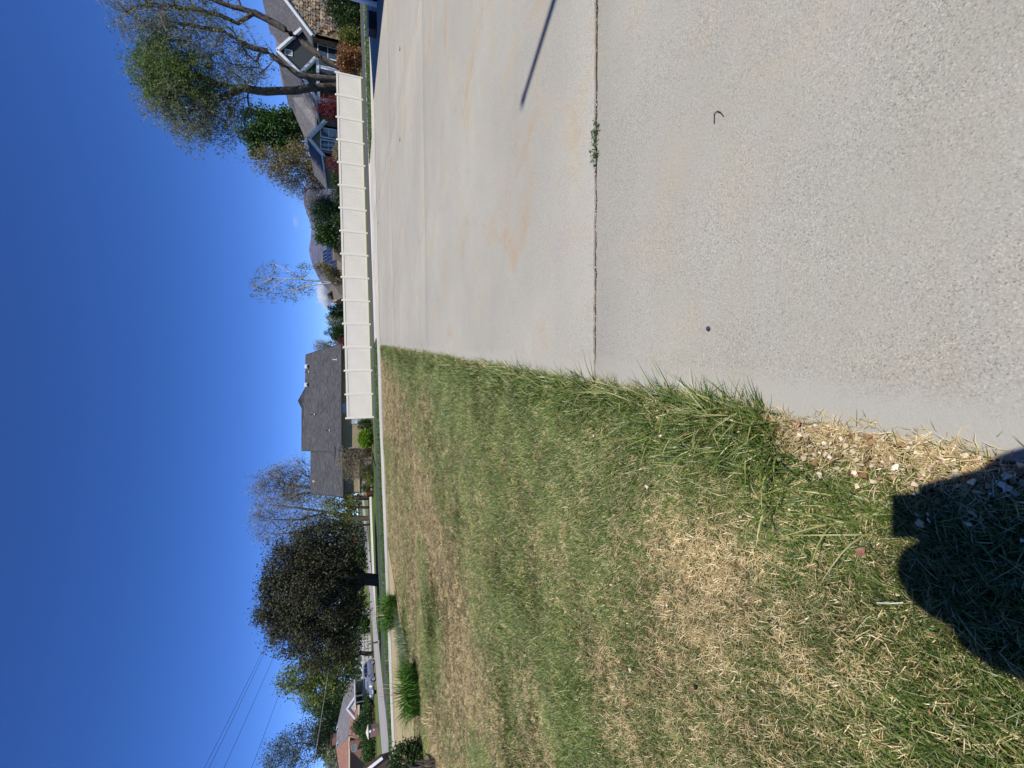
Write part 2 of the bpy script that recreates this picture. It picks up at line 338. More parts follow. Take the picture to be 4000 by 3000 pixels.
# ------------------------------------------------------------------ lawn: thatch and blades
rs = np.random.RandomState(11)
def blade_mesh(name, n, spread, hmin, hmax, wid, lean, m, seg=3, flat=0., seed=0, comb=None):
    r = np.random.RandomState(seed); V = []; Q = []
    for i in range(n):
        a = r.rand() * 6.283 if comb is None else r.normal(0, comb); rad = spread * math.sqrt(r.rand()); b = r.rand() * 6.283; bx, by = rad * math.cos(b), rad * math.sin(b)
        h = r.uniform(hmin, hmax); ln = lean * r.uniform(.25, 1.0) * h; wv = wid * r.uniform(.7, 1.25); base_z = r.uniform(0, flat)
        dx, dy = math.cos(a), math.sin(a); tw = r.uniform(-.6, .6); px, py = -math.sin(a + tw), math.cos(a + tw); k0 = len(V)
        for s in range(seg + 1):
            t = s / seg; ww = wv * (1 - t ** 1.7) / 2 + .0002; x = bx + dx * ln * t ** 1.8; y = by + dy * ln * t ** 1.8
            z = base_z + (h * t * (1 - .35 * t * min(1, lean)) if not flat else h * .18 * math.sin(t * 3.0) + .012 * t)
            if flat: x = bx + dx * h * t; y = by + dy * h * t
            V += [(x - px * ww, y - py * ww, z), (x + px * ww, y + py * ww, z)]
        Q += [(k0 + 2 * s, k0 + 2 * s + 1, k0 + 2 * s + 3, k0 + 2 * s + 2) for s in range(seg)]
    return bpy.data.objects.new(name, rawmesh(name, V, Q, m))
def scatter(name, protos, pts, rot, scl, pick, label=None, cat=None):
    pc = bpy.data.collections.new(name + '_kinds')
    for p in protos: pc.objects.link(p)
    me = bpy.data.meshes.new(name); me.vertices.add(len(pts)); me.vertices.foreach_set('co', np.asarray(pts, np.float32).ravel())
    for nm, ty, arr in (('rot', 'FLOAT_VECTOR', rot), ('scl', 'FLOAT', scl), ('pick', 'INT', pick)):
        at_ = me.attributes.new(nm, ty, 'POINT'); at_.data.foreach_set('vector' if ty == 'FLOAT_VECTOR' else 'value', np.asarray(arr, np.int32 if ty == 'INT' else np.float32).ravel())
    o = link(name, me); tag(o, label, cat, kind='stuff')
    t = bpy.data.node_groups.new(name + '_scatter', 'GeometryNodeTree'); t.interface.new_socket('Geometry', in_out='INPUT', socket_type='NodeSocketGeometry'); t.interface.new_socket('Geometry', in_out='OUTPUT', socket_type='NodeSocketGeometry')
    N = lambda ty: t.nodes.new(ty); gi = N('NodeGroupInput'); go = N('NodeGroupOutput'); ip = N('GeometryNodeInstanceOnPoints'); ci = N('GeometryNodeCollectionInfo')
    ci.inputs['Collection'].default_value = pc; ci.inputs['Separate Children'].default_value = True; ci.inputs['Reset Children'].default_value = True; ip.inputs['Pick Instance'].default_value = True
    def attr(nm, ty): a = N('GeometryNodeInputNamedAttribute'); a.data_type = ty; a.inputs['Name'].default_value = nm; return [s for s in a.outputs if s.name == 'Attribute' and s.enabled][0]
    t.links.new(gi.outputs[0], ip.inputs['Points']); t.links.new(ci.outputs[0], ip.inputs['Instance']); t.links.new(attr('pick', 'INT'), ip.inputs['Instance Index'])
    t.links.new(attr('rot', 'FLOAT_VECTOR'), ip.inputs['Rotation']); t.links.new(attr('scl', 'FLOAT'), ip.inputs['Scale']); t.links.new(ip.outputs[0], go.inputs[0])
    md = o.modifiers.new('scatter', 'NODES'); md.node_group = t; return o
def bladecol(name, stops, trans):
    m, t, b, N, L = nodes(name); geo = N('NewGeometry'); oi = N('ObjectInfo')
    ad = N('Math', operation='ADD'); L(geo.outputs['Random Per Island'], ad.inputs[0]); L(oi.outputs['Random'], ad.inputs[1]); fr = N('Math', operation='FRACT'); L(ad.outputs[0], fr.inputs[0])
    c = ramp(N, L, fr.outputs[0], stops)
    c = mixc(N, L, .8, c, ramp(N, L, noise(N, L, geo.outputs['Position'], 2.3, 4), [(.3, .66), (.7, 1.3)]), 'MULTIPLY')
    L(c, b.inputs['Base Color']); b.inputs['Roughness'].default_value = .38; b.inputs['Specular IOR Level'].default_value = .5
    tr = N('BsdfTranslucent'); L(c, tr.inputs[0]); mx = N('MixShader'); mx.inputs[0].default_value = trans; L(b.outputs[0], mx.inputs[1]); L(tr.outputs[0], mx.inputs[2]); L(mx.outputs[0], t.nodes['Material Output'].inputs[0]); return m
M_blade = bladecol('grass_blade', [(0, (.038, .08, .010)), (.4, (.088, .15, .022)), (.7, (.165, .215, .045)), (.88, (.34, .345, .12)), (1, (.60, .53, .29))], .24)
M_straw = bladecol('straw', [(0, (.36, .25, .10)), (.35, (.60, .47, .235)), (.7, (.74, .62, .36)), (.9, (.46, .31, .13)), (1, (.80, .72, .50))], .2)
def dryness(X, Y):
    d = .40 + 1.15 * (fbm(X, Y * 1.2, .42, 3) - .5) + .45 * (fbm(X + 40, Y, 1.5, 3) - .5)
    bx = np.interp(Y, [4.0, 4.8, 6.4, 8.5, 11.35, 13.55, 18], [-4.6, -3.9, -3.5, -2.5, -1.2, -.4, .9])   # worn track along the lawn
    d = d + .55 * np.exp(-((X - bx + .3) / (.4 + .08 * Y)) ** 2) * np.clip((Y - 3.2) / 2, 0, 1)
    d = d + .42 * np.clip((bx - 1.0 - X) / 2, 0, 1) * (.55 + .45 * np.sin(Y * 1.9 + .25 * X + 2 * vn(X, Y, .3))) * np.clip((Y - 4.5) / 3, 0, 1)
    e = EDGE(Y) - X
    d = d - .30 * np.exp(-(e / np.clip(.35 + .12 * Y, .35, 1.6)) ** 2) * np.clip((Y - 1.0) / .6, 0, 1)
    d = d + .26 * np.exp(-((X + 1.5) / .9) ** 2 - ((Y - 1.0) / .75) ** 2) + .16 * np.exp(-((X + .75) / .45) ** 2 - ((Y - 1.5) / .4) ** 2) - .16 * np.exp(-((X + 1.5) / 1.6) ** 2 - ((Y - 3.2) / 1.2) ** 2) + .07 * np.clip((2.0 - Y) / .9, 0, 1) * np.clip((-.45 - X) / .4, 0, 1)
    return d
def zone(y0, y1, xl, dens, xr=2.2):
    n = int((y1 - y0) * (xr - xl) * dens); Y = rs.uniform(y0, y1, n); X = rs.uniform(xl, xr, n); k = X < EDGE(Y) - .01
    k &= ~((X < -8.4 + .12 * (Y - 13)) & (Y > 12.3)); return X[k], Y[k]
bands = [(-3.8, .2, -9, 420, 1.2), (.2, 1.7, -2.8, 2600, .9), (1.7, 3.2, -4.8, 1700, .95), (3.2, 6, -8.2, 900, 1.1), (.2, 1.7, -9, 420, 1.2, -2.8), (1.7, 3.2, -10, 420, 1.2, -4.8), (3.2, 6, -13, 380, 1.3, -8.2), (6, 11, -18, 380, 1.4), (11, 21.1, -28, 150, 2.0)]
gp_, gr_, gs_, gk_ = [], [], [], []; tp_, tr_, ts_, tk_ = [], [], [], []
for y0, y1, xl, dens, s, *xr in bands:
    X, Y = zone(y0, y1, xl, dens, *xr); d = dryness(X, Y); u = rs.rand(len(X))
    keep = u < np.clip(1.5 - 1.45 * d, .34, 1); x, y = X[keep], Y[keep]; n = len(x)
    lush = np.clip(1.5 - 1.3 * d[keep], .5, 1.35)
    gp_.append(np.c_[x, y, g(x, y) - .035]); fa = 1.2 + 5 * (fbm(x, y, .6, 2) - .5) + 1.5 * (vn(x, y, 3.1) - .5); gr_.append(np.c_[rs.normal(0, .12, n), rs.normal(0, .12, n), fa + rs.normal(0, .7, n)]); gs_.append(s ** .72 * lush * rs.uniform(.55, 1.3, n)); gk_.append(rs.randint(0, 6, n))
    X, Y = zone(y0, y1, xl, dens * .8, *xr); d = dryness(X, Y); k = rs.rand(len(X)) < np.clip(-.08 + 1.25 * d, .30, 1); X, Y = X[k], Y[k]; n = len(X)
    tp_.append(np.c_[X, Y, g(X, Y) - .03]); tr_.append(np.c_[rs.normal(0, .2, n), rs.normal(0, .2, n), rs.uniform(0, 6.28, n)]); ts_.append(s ** .55 * rs.uniform(.55, 1.1, n)); tk_.append(rs.randint(0, 5, n))
# longer blades leaning out over the driveway edge
def edge_row(n, y0, y1, w):
    Y = y0 + (y1 - y0) * rs.rand(n) ** 1.3; X = EDGE(Y) - np.abs(rs.normal(0, w, n)) * (1 + .08 * Y) - .005; return X, Y
X, Y = edge_row(3600, 1.05, 20.5, .12); n = len(X); kp = fbm(X, Y, 1.7, 3) > .41; X, Y = X[kp], Y[kp]; n = len(X)
gp_.append(np.c_[X, Y, g(X, Y) - .03]); gr_.append(np.c_[rs.normal(0, .1, n), .35 + rs.normal(0, .2, n), rs.normal(0, .7, n)]); gs_.append(rs.uniform(.4, 1.45, n)); gk_.append(rs.randint(6, 9, n))
for (cy, off, rad, n) in [(1.22, -.02, .085, 30), (1.42, -.05, .09, 34), (1.12, -.10, .10, 26), (1.3, .0, .07, 22), (1.5, .0, .06, 14), (1.95, .0, .04, 7), (1.65, .0, .04, 6), (1.75, -.04, .10, 22), (2.05, -.02, .05, 8), (2.6, -.05, .14, 26), (3.3, -.04, .15, 26), (4.2, -.04, .2, 30), (1.0, -.2, .16, 18)]:    # bigger tufts
    a = rs.normal(0, rad, (n, 2)); Y = cy + a[:, 0]; X = EDGE(Y) + off - np.abs(a[:, 1])
    gp_.append(np.c_[X, Y, g(X, Y) - .03]); gr_.append(np.c_[rs.normal(0, .15, n), .3 + rs.normal(0, .2, n), rs.normal(0, .5, n)]); gs_.append(rs.uniform(.6, 1.55, n)); gk_.append(rs.randint(6, 9, n))
for (y0, y1, n, w_) in ((1.08, 1.62, 120, .045), (1.62, 2.3, 60, .05), (2.3, 4.6, 190, .08), (4.6, 9, 220, .10), (9, 20, 200, .15)):    # tall ragged tufts spilling on to the slab
    Y = rs.uniform(y0, y1, n); X = EDGE(Y) - np.abs(rs.normal(0, w_, n)) + .01
    gp_.append(np.c_[X, Y, g(X, Y) - .03]); gr_.append(np.c_[rs.normal(0, .2, n), .25 + rs.normal(0, .25, n), rs.normal(0, .8, n)]); gs_.append(rs.uniform(.5, 1.25, n)); gk_.append(rs.randint(9, 12, n))
# dead litter in the bare margin beside the slab
n = 560; Y = rs.uniform(.35, 1.75, n); X = EDGE(Y) - np.abs(rs.normal(0, .055, n)) + .012
tp_.append(np.c_[X, Y, g(X, Y) - .012]); tr_.append(np.c_[rs.normal(0, .25, n), rs.normal(0, .25, n), rs.uniform(0, 6.28, n)]); ts_.append(rs.uniform(.4, 1.15, n)); tk_.append(rs.randint(0, 5, n))
n = 900; Y = rs.uniform(1.5, 21, n); X = EDGE(Y) - np.abs(rs.normal(0, .05, n)) + .02
tp_.append(np.c_[X, Y, g(X, Y) - .015]); tr_.append(np.c_[rs.normal(0, .25, n), rs.normal(0, .25, n), rs.uniform(0, 6.28, n)]); ts_.append(rs.uniform(.8, 1.5, n)); tk_.append(rs.randint(0, 5, n))
short = [blade_mesh('grass_clump_a%d' % i, 12, .05, .022, .068, .0029, 1.15, M_blade, 3, seed=i, comb=1.0) for i in range(6)]
long_ = [blade_mesh('grass_clump_b%d' % i, 6, .02, .06, .17, .0048, .9, M_blade, 5, seed=20 + i) for i in range(3)]
tall_ = [blade_mesh('grass_clump_c%d' % i, 4, .015, .11, .23, .0052, .75, M_blade, 6, seed=90 + i, comb=1.1) for i in range(3)]
thatch = [blade_mesh('straw_clump_a%d' % i, 14, .045, .014, .05, .0025, .5, M_straw, 2, flat=.016, seed=40 + i) for i in range(5)]
scatter('lawn_grass', short + long_ + tall_, np.concatenate(gp_), np.concatenate(gr_), np.concatenate(gs_), np.concatenate(gk_), 'patchy green lawn grass beside the concrete driveway', 'grass')
scatter('dry_grass', thatch, np.concatenate(tp_), np.concatenate(tr_), np.concatenate(ts_), np.concatenate(tk_), 'pale dead straw lying between the green lawn blades', 'dry grass')
# verge strips along the street
vp, vr, vs, vk = [], [], [], []
for x0, x1, n in ((-30, 2.6, 5200), (12.9, 25, 3000)):
    X = rs.uniform(x0, x1, n); Y = WF(X) + rs.rand(n) * ((27 if x1 < 5 else 25.3) - WF(X)); vp.append(np.c_[X, Y, g(X, Y) - .03]); vr.append(np.c_[rs.normal(0, .12, n), rs.normal(0, .12, n), rs.uniform(0, 6.28, n)]); vs.append(rs.uniform(2.2, 4, n)); vk.append(rs.randint(0, 3, n))
M_vblade = bladecol('verge_blade', [(0, (.05, .12, .018)), (.6, (.075, .155, .03)), (.93, (.10, .17, .04)), (1, (.3, .24, .1))], .3)
scatter('verge_grass', [blade_mesh('verge_clump%d' % i, 12, .03, .025, .06, .005, .8, M_vblade, 2, seed=70 + i) for i in range(3)], np.concatenate(vp), np.concatenate(vr), np.concatenate(vs), np.concatenate(vk), 'bright green grass of the verge between footpath and street', 'grass')
# wood chips and pebbles in the margin
M_chip = bladecol('wood_chip', [(0, (.26, .16, .08)), (.3, (.56, .42, .24)), (.62, (.72, .62, .45)), (.8, (.36, .18, .07)), (1, (.10, .06, .04))], .05)
def chip(name, seed):
    r = np.random.RandomState(seed); mb = MB(); k = 7; a = np.sort(r.rand(k)) * 6.283; rr = r.uniform(.006, .014, k); el = r.uniform(.5, 1)
    top = [(rr[i] * math.cos(a[i]), el * rr[i] * math.sin(a[i]), .004 + r.uniform(0, .004)) for i in range(k)]; mb.slab(top, .005)
    me = bpy.data.meshes.new(name); me.from_pydata(mb.v, [], mb.f); me.materials.append(M_chip); return bpy.data.objects.new(name, me)
n = 800; Y = rs.uniform(.35, 1.75, n); X = EDGE(Y) - np.abs(rs.normal(0, .075, n)) + .004; Y2 = rs.uniform(.3, 2.4, 30); X2 = EDGE(Y2) - rs.uniform(.1, 1.6, 30)
X = np.r_[X, X2]; Y = np.r_[Y, Y2]; n = len(X)
scatter('wood_chips', [chip('chip_kind%d' % i, i) for i in range(6)], np.c_[X, Y, g(X, Y) - .002 + rs.uniform(0, .024, n)], np.c_[rs.normal(0, .35, n), rs.normal(0, .35, n), rs.uniform(0, 6.28, n)], rs.uniform(.3, 1.25, n), rs.randint(0, 6, n), 'tan wood chips and dead leaf bits littering the lawn margin', 'wood chips')

# ------------------------------------------------------------------ vinyl privacy fence across the street
M_vinyl = mat('cream_vinyl', (.78, .725, .605), .45, .04, 1.2, spec=.4)
M_vinyl2 = mat('cream_vinyl_board', (.76, .705, .59), .5, .05, 1.0, spec=.35)
FA = np.array([-2.28, 33.0]); FB = np.array([22.3, 34.2]); NP = 15; fd = (FB - FA) / 14; pitch = float(np.linalg.norm(fd)); frz = math.atan2(fd[1], fd[0]); ud = fd / pitch
fence = thing('vinyl_fence', 'long cream vinyl privacy fence standing along the far side of the street', 'fence', (FA[0], FA[1], float(g(*FA))))
def shared(name, mb, m, bevel=0):
    me = bpy.data.meshes.new(name); me.from_pydata(mb.v, [], mb.f); me.materials.append(m); return me
FH = 1.86
pw = .127
panel_me = MB()
inner = pitch - pw
nb = 12; bw = inner / nb
for i in range(nb): panel_me.box2((pw / 2 + i * bw + .007, -.013, .22), (pw / 2 + (i + 1) * bw - .007, .013, FH - .2))
panel_me.box2((pw / 2, -.004, .2), (pitch - pw / 2, .004, FH - .18))
panel_me = shared('board_panel', panel_me, M_vinyl2)
rail_me = shared('rail', MB().box2((pw / 2 - .005, -.025, 0), (pitch - pw / 2 + .005, .025, .14)), M_vinyl)
stile_me = shared('stile', MB().box2((0, -.02, .19), (.035, .02, FH - .17)), M_vinyl)
post_me = shared('post', MB().box((0, 0, FH / 2 - .1), (pw, .088, FH + .27)), M_vinyl)
capb = MB(); capb.box((0, 0, .012), (pw + .01, .075, .024)); h = .032; capb.add([(-2 * h, -h, .024), (2 * h, -h, .024), (2 * h, h, .024), (-2 * h, h, .024), (0, 0, .055)], [(0, 1, 4), (1, 2, 4), (2, 3, 4), (3, 0, 4)])
cap_me = shared('cap', capb, M_vinyl)
for i in range(NP + 1):
    p = FA + fd * i; z = float(g(*p))
    po = link('post', post_me, fence); po.location = (p[0] - FA[0], p[1] - FA[1], z - float(g(*FA))); po.rotation_euler.z = frz
    co = link('cap', cap_me, po); co.location = (0, 0, FH + .035)
    if i < NP:
        q = p; z2 = float(g(*(p + fd))); zb = min(z, z2)
        for nm, me, dz, dx in (('board_panel', panel_me, 0, 0), ('rail', rail_me, .06, 0), ('rail', rail_me, FH - .16, 0), ('stile', stile_me, 0, pw / 2), ('stile', stile_me, 0, pitch - pw / 2 - .035)):
            o = link(nm, me, fence); o.location = (q[0] - FA[0] + ud[0] * dx, q[1] - FA[1] + ud[1] * dx, zb + dz - float(g(*FA))); o.rotation_euler.z = frz
# ------------------------------------------------------------------ houses: shared helpers
def U(v): v = np.array(v, float); return v / np.linalg.norm(v)
def roofplane(h, pts, m, th=.16, name='roof'):
    """pts counter-clockwise seen from above"""
    pts = [np.array(p, float) for p in pts]; n = U(np.cross(pts[1] - pts[0], pts[2] - pts[0]))
    if n[2] < 0: pts = pts[::-1]
    return add_uv(MB().slab(pts, th).build(name, m, h))
def trimline(h, p, q, m, wd=.05, ht=.2, name='fascia'): return MB().beam(p, q, wd, ht).build(name, m, h)
def window(h, c, wv, hv, m_frame, m_glass, ux=(1, 0, 0), nrm=(0, -1, 0), bars=1, cross=0, depth=.06, fr=.09):
    """frame with panes set back; c = centre on the wall face"""
    ux = U(ux); nrm = U(nrm); uz = np.array([0, 0, 1.]); R = np.stack([ux, nrm, uz], 1); c = np.array(c, float)
    def bx(mb, u0, u1, z0, z1, d0, d1): return mb.box(c + ux * (u0 + u1) / 2 + uz * (z0 + z1) / 2 + nrm * (d0 + d1) / 2, (u1 - u0, d1 - d0, z1 - z0), rot=R)
    fm = MB(); W, Hh = wv / 2, hv / 2
    for a in ((-W - fr, -W, -Hh - fr, Hh + fr), (W, W + fr, -Hh - fr, Hh + fr), (-W, W, Hh, Hh + fr), (-W, W, -Hh - fr, -Hh)): bx(fm, *a, -.02, depth)
    f = fm.build('window', m_frame, h)
    n = bars + 1; cw = wv / n; rows = cross + 1; ch = hv / rows
    for i in range(n):
        for j in range(rows):
            pm = MB(); bx(pm, -W + i * cw + .025, -W + (i + 1) * cw - .025, -Hh + j * ch + .025, -Hh + (j + 1) * ch - .025, -.01, .012); pm.build('pane', m_glass, f)
    bm = MB()
    for i in range(1, n): bx(bm, -W + i * cw - .025, -W + i * cw + .025, -Hh, Hh, -.015, depth * .6)
    for j in range(1, rows): bx(bm, -W, W, -Hh + j * ch - .025, -Hh + j * ch + .025, -.012, depth * .55)
    if bm.v: bm.build('mullion', m_frame, f)
    return f
M_glass = glassmat('window_glass'); M_glass2 = glassmat('window_glass_pale', (.10, .13, .14))
M_trim = mat('white_trim', (.74, .75, .77), .5, .05); M_dark = mat('dark_void', (.03, .03, .032), .8)
# ------------------------------------------------------------------ corner house behind the fence
M_sh = shinglemat('charcoal_shingles', (.048, .048, .052), (.092, .092, .098), .16, .33)
M_stucco = mat('tan_stucco', (.30, .245, .15), .95, .10, 2.0, .5, 60.); M_gut = mat('dark_gutter', (.045, .042, .042), .4, .1); M_gut2 = mat('pale_gutter_lip', (.32, .31, .30), .4, .1)
M_stone = mat('ledge_stone', (.30, .24, .19), .9, .3, 3.5, .4, 25., col2=(.46, .38, .31)); M_meter = mat('meter_box_metal', (.42, .47, .52), .4, .08, metal=.2)
b0 = at(1442, 1700, 41.4)
ch = thing('corner_house', 'low tan stucco house with big charcoal shingle roof behind the fence end', 'house', (b0[0], b0[1], .15))
ER = at(1329, 1344, 42.6); EL = at(1329, 1764, 41.0); RR = at(1193, 1387, 50.2); RL1 = at(1191, 1527, 49.7)
RL2a = at(1177, 1590, 49.5); RL2 = at(1177, 1760, 48.9)
# main front slope (right part, then the slightly taller left part)
E2 = ER + (EL - ER) * ((1527 - 1344) / (1764 - 1344))
roofplane(ch, [ER, RR, RL1, E2], M_sh); 
RLm = at(1178, 1542, 49.7); E2b = E2 + (EL - ER) * .012
roofplane(ch, [E2 + (0, -.02, .03), RL1 + (0, .0, .02), RLm, RL2, EL + (0, 0, .02)], M_sh)
back = np.array([1.0, 8.6, -4.0])
roofplane(ch, [RR, RR + back, RL1 + back, RL1], M_sh); roofplane(ch, [RLm, RLm + back, RL2 + back, RL2], M_sh)
# cross gable behind the ridge with its double peak
ga = at(1163, 1566, 53); gb = at(1195, 1508, 52.4); gc = at(1180, 1600, 52.4); gdir = np.array([.6, 5, 0])
roofplane(ch, [ga, ga + gdir, gb + gdir, gb], M_sh); roofplane(ch, [ga, gc, gc + gdir, ga + gdir], M_sh)
MB().poly([gb, gc, ga]).build('gable_wall', M_sh, ch)
ga2 = at(1167, 1563, 51.2); gb2 = at(1196, 1519, 50.8); gc2 = at(1180, 1580, 50.8)
roofplane(ch, [ga2, ga2 + gdir * .3, gb2 + gdir * .3, gb2], M_sh)
# lower garage wing to the left
WE_R = at(1335, 1764, 40.4); WE_L = at(1336, 1940, 40.0); WR_R = at(1213, 1757, 47.6); WR_L = at(1212, 1927, 47.0)
inn_e = at(1310, 1745, 40.9)
roofplane(ch, [WE_R + (.0, 0, 0), WR_R + (1.2, .3, 0), WR_L, WE_L], M_sh); roofplane(ch, [WR_R, WR_R + (.5, 8, -3.6), WR_L + (.5, 8, -3.6), WR_L], M_sh)
# walls
zb = .12
def wallpoly(h, pts, m, name='wall', th=.2):
    pts = [np.array(p, float) for p in pts]; n = U(np.cross(pts[1] - pts[0], pts[2] - pts[0]))
    return add_uv(MB().slab(pts, th, n=-n).build(name, m, h))
def down(p, z): q = np.array(p, float).copy(); q[2] = z; return q
ov = np.array([0, .30, 0])
A_ = ER + ov + (-.45, 0, -.12); B_ = EL + ov + (.1, .05, -.12)
wallpoly(ch, [down(B_, zb), down(A_, zb), A_, B_], M_stucco)
A2 = WE_R + ov + (.2, .0, -.12); B2 = WE_L + ov + (.55, .0, -.12)
# garage wing wall: set back behind a deep porch bay, then the front wall with stone wainscot
wx0 = at(1440, 1920, 40.5)[0]; wx1 = at(1440, 1790, 40.5)[0]
wallpoly(ch, [(wx0, 40.33, zb), (wx1, 40.55, zb), (wx1, 40.55, WE_R[2] - .12), (wx0, 40.33, WE_L[2] - .12)], M_stucco)
wallpoly(ch, [(wx1, 43.0, zb), (wx1 + 1.6, 43.0, zb), (wx1 + 1.6, 43.0, WE_R[2] - .1), (wx1, 43.0, WE_R[2] - .1)], M_stucco, 'recessed_wall')
wallpoly(ch, [(wx1, 40.56, zb), (wx1, 43, zb), (wx1, 43, WE_R[2] - .12), (wx1, 40.56, WE_R[2] - .12)], M_stucco, 'side_wall')
wallpoly(ch, [down(B_, zb), down(B_, zb) + (0, 2.2, 0), B_ + (0, 2.2, 0), B_][::-1], M_stucco, 'side_wall')
wallpoly(ch, [(wx0, 48.5, zb), (wx0, 40.34, zb), (wx0, 40.34, WE_L[2] - .1), (wx0 + .1, 46.6, WR_L[2] - .25), (wx0, 48.5, WR_L[2] - 1.2)], M_stucco, 'side_wall')
wallpoly(ch, [down(A_, zb), down(A_, zb) + (1.2, 12, 0), A_ + (1.2, 12, 0), RR + (-.35, 0, -.2), A_], M_stucco, 'side_wall')
# ledge stones of the wainscot, set one by one in courses
st = MB(); r_ = random.Random(5); z = zb
while z < 1.12:
    hh = r_.uniform(.07, .13); x_ = wx0
    while x_ < wx1 - .05:
        ww = min(r_.uniform(.14, .42), wx1 - x_); dd = r_.uniform(.04, .10); st.box((x_ + ww / 2, 40.33 + .22 * (x_ + ww / 2 - wx0) / (wx1 - wx0) - dd / 2 + .02, z + hh / 2), (ww - .012, dd + .05, hh - .012)); x_ += ww
    z += hh
tag(st.build('stone_wainscot', M_stone, ch), kind='stuff')
MB().box(((wx0 + wx1) / 2, 40.38, z + .04), (wx1 - wx0 + .06, .34, .07)).build('stone_cap', mat('stone_cap', (.42, .36, .27), .9), ch)
# fascia, gutters, rakes, downspouts
trimline(ch, ER + (0, -.06, -.09), EL + (0, -.06, -.09), M_gut, .12, .13, 'gutter'); trimline(ch, ER + (0, -.12, -.035), EL + (0, -.12, -.035), M_gut2, .02, .02, 'gutter_lip')
trimline(ch, WE_R + (.6, -.06, -.09), WE_L + (0, -.06, -.09), M_gut, .12, .13, 'gutter'); trimline(ch, WE_R + (.6, -.125, -.035), WE_L + (0, -.125, -.035), M_gut2, .02, .02, 'gutter_lip')
trimline(ch, ER + (.03, 0, -.1), RR + (.03, 0, -.1), M_gut, .05, .22); trimline(ch, WE_L + (-.03, 0, -.1), WR_L + (-.03, 0, -.1), M_gut, .05, .22); trimline(ch, RL2 + (-.03, 0, -.1), EL + (-.03, 0, -.1), M_gut, .05, .2)
trimline(ch, at(1309, 1744, 40.9), at(1309, 1788, 40.7), M_gut, .1, .1, 'gutter')
for (a, zt) in (((B_[0] + .12, B_[1] - .08), B_[2]), ((wx0 + .1, 40.25), WE_L[2] - .1)):
    MB().tube([(a[0], a[1] - .35, zt), (a[0], a[1] - .04, zt - .35), (a[0], a[1] - .04, zb)], .05, 6).build('downspout', M_gut if a[0] < -6 else M_gut2, ch)
# soffit
wallpoly(ch, [ER + (0, 0, -.15), EL + (0, 0, -.15), B_ + (0, .1, 0), A_ + (0, .1, 0)], M_gut, 'soffit', .03)
# window under the eave, meter, vents
wc = at(1347, 1595, 42.3); window(ch, (wc[0], A_[1] + (B_[1] - A_[1]) * .62 - .02, wc[2] - .1), .95, 1.0, M_gut2, M_glass2, bars=1)
mc = at(1393, 1647, 41.5); yw = A_[1] + (B_[1] - A_[1]) * ((mc[0] - A_[0]) / (B_[0] - A_[0]))
mb_ = MB().box((mc[0], yw - .1, mc[2]), (.42, .18, .86)).build('meter_box', M_meter, ch, bevel=.01)
MB().tube([(mc[0] - .06, yw - .19, mc[2] - .0), (mc[0] - .06, yw - .33, mc[2] - .0)], [.11, .1], 14).build('meter', mat('meter_glass', (.6, .62, .64), .2), mb_)
MB().box((mc[0] + .1, yw - .05, mc[2] - .9), (.09, .08, .9)).build('conduit', M_meter, mb_)
def onroof(x, y, a, b, c):                                            # point of the roof plane under a photo pixel
    n = np.cross(b - a, c - a); v = FWD * F + RT * (1500 - y) + DN * (x - 2000); return C0 + v * ((a - C0) @ n / (v @ n))
M_ventw = mat('white_roof_vent', (.75, .76, .78), .4, .04)
for (x, y) in ((1204, 1432), (1203, 1503)):
    p = onroof(x, y, ER, RR, RL1); v = MB().box(p + (0, 0, .16), (.42, .42, .3)).build('roof_vent', M_ventw, ch, bevel=.02); MB().box(p + (0, -.28, .02), (.3, .1, .18)).build('vent_slot', M_dark, v)
for (x, y) in ((1315, 1405), (1229, 1619), (1288, 1681), (1206, 1453)):
    p = onroof(x, y, ER, RR, RL2 if y > 1540 else RL1); v = MB().tube([p, p + (0, 0, .38)], .045, 8).build('vent_pipe', M_ventw if y == 1405 else M_gut, ch); MB().tube([p + (0, 0, -.02), p + (0, 0, .08)], [.13, .06], 8).build('flashing', M_gut2, v)
# terracotta pot by the drive
pt = gp(1443, 1928); pt = np.array([at(1441, 1929, 39.8)[0], 39.8, float(g(-12, 39.8))])
pot = thing('flower_pot', 'tall brown terracotta pot beside the downspout of the stucco house', 'flower pot', pt)
MB().lathe([(.19, 0), (.24, .1), (.34, .55), (.36, .6), (.37, .66), (.33, .66), (.31, .58)], pt, 18).build('pot', mat('terracotta', (.22, .07, .045), .6, .2, 6), pot, True)
MB().lathe([(.31, .585), (.12, .6), (.0, .61)], pt, 14).build('potting_soil', M_dirt, pot)

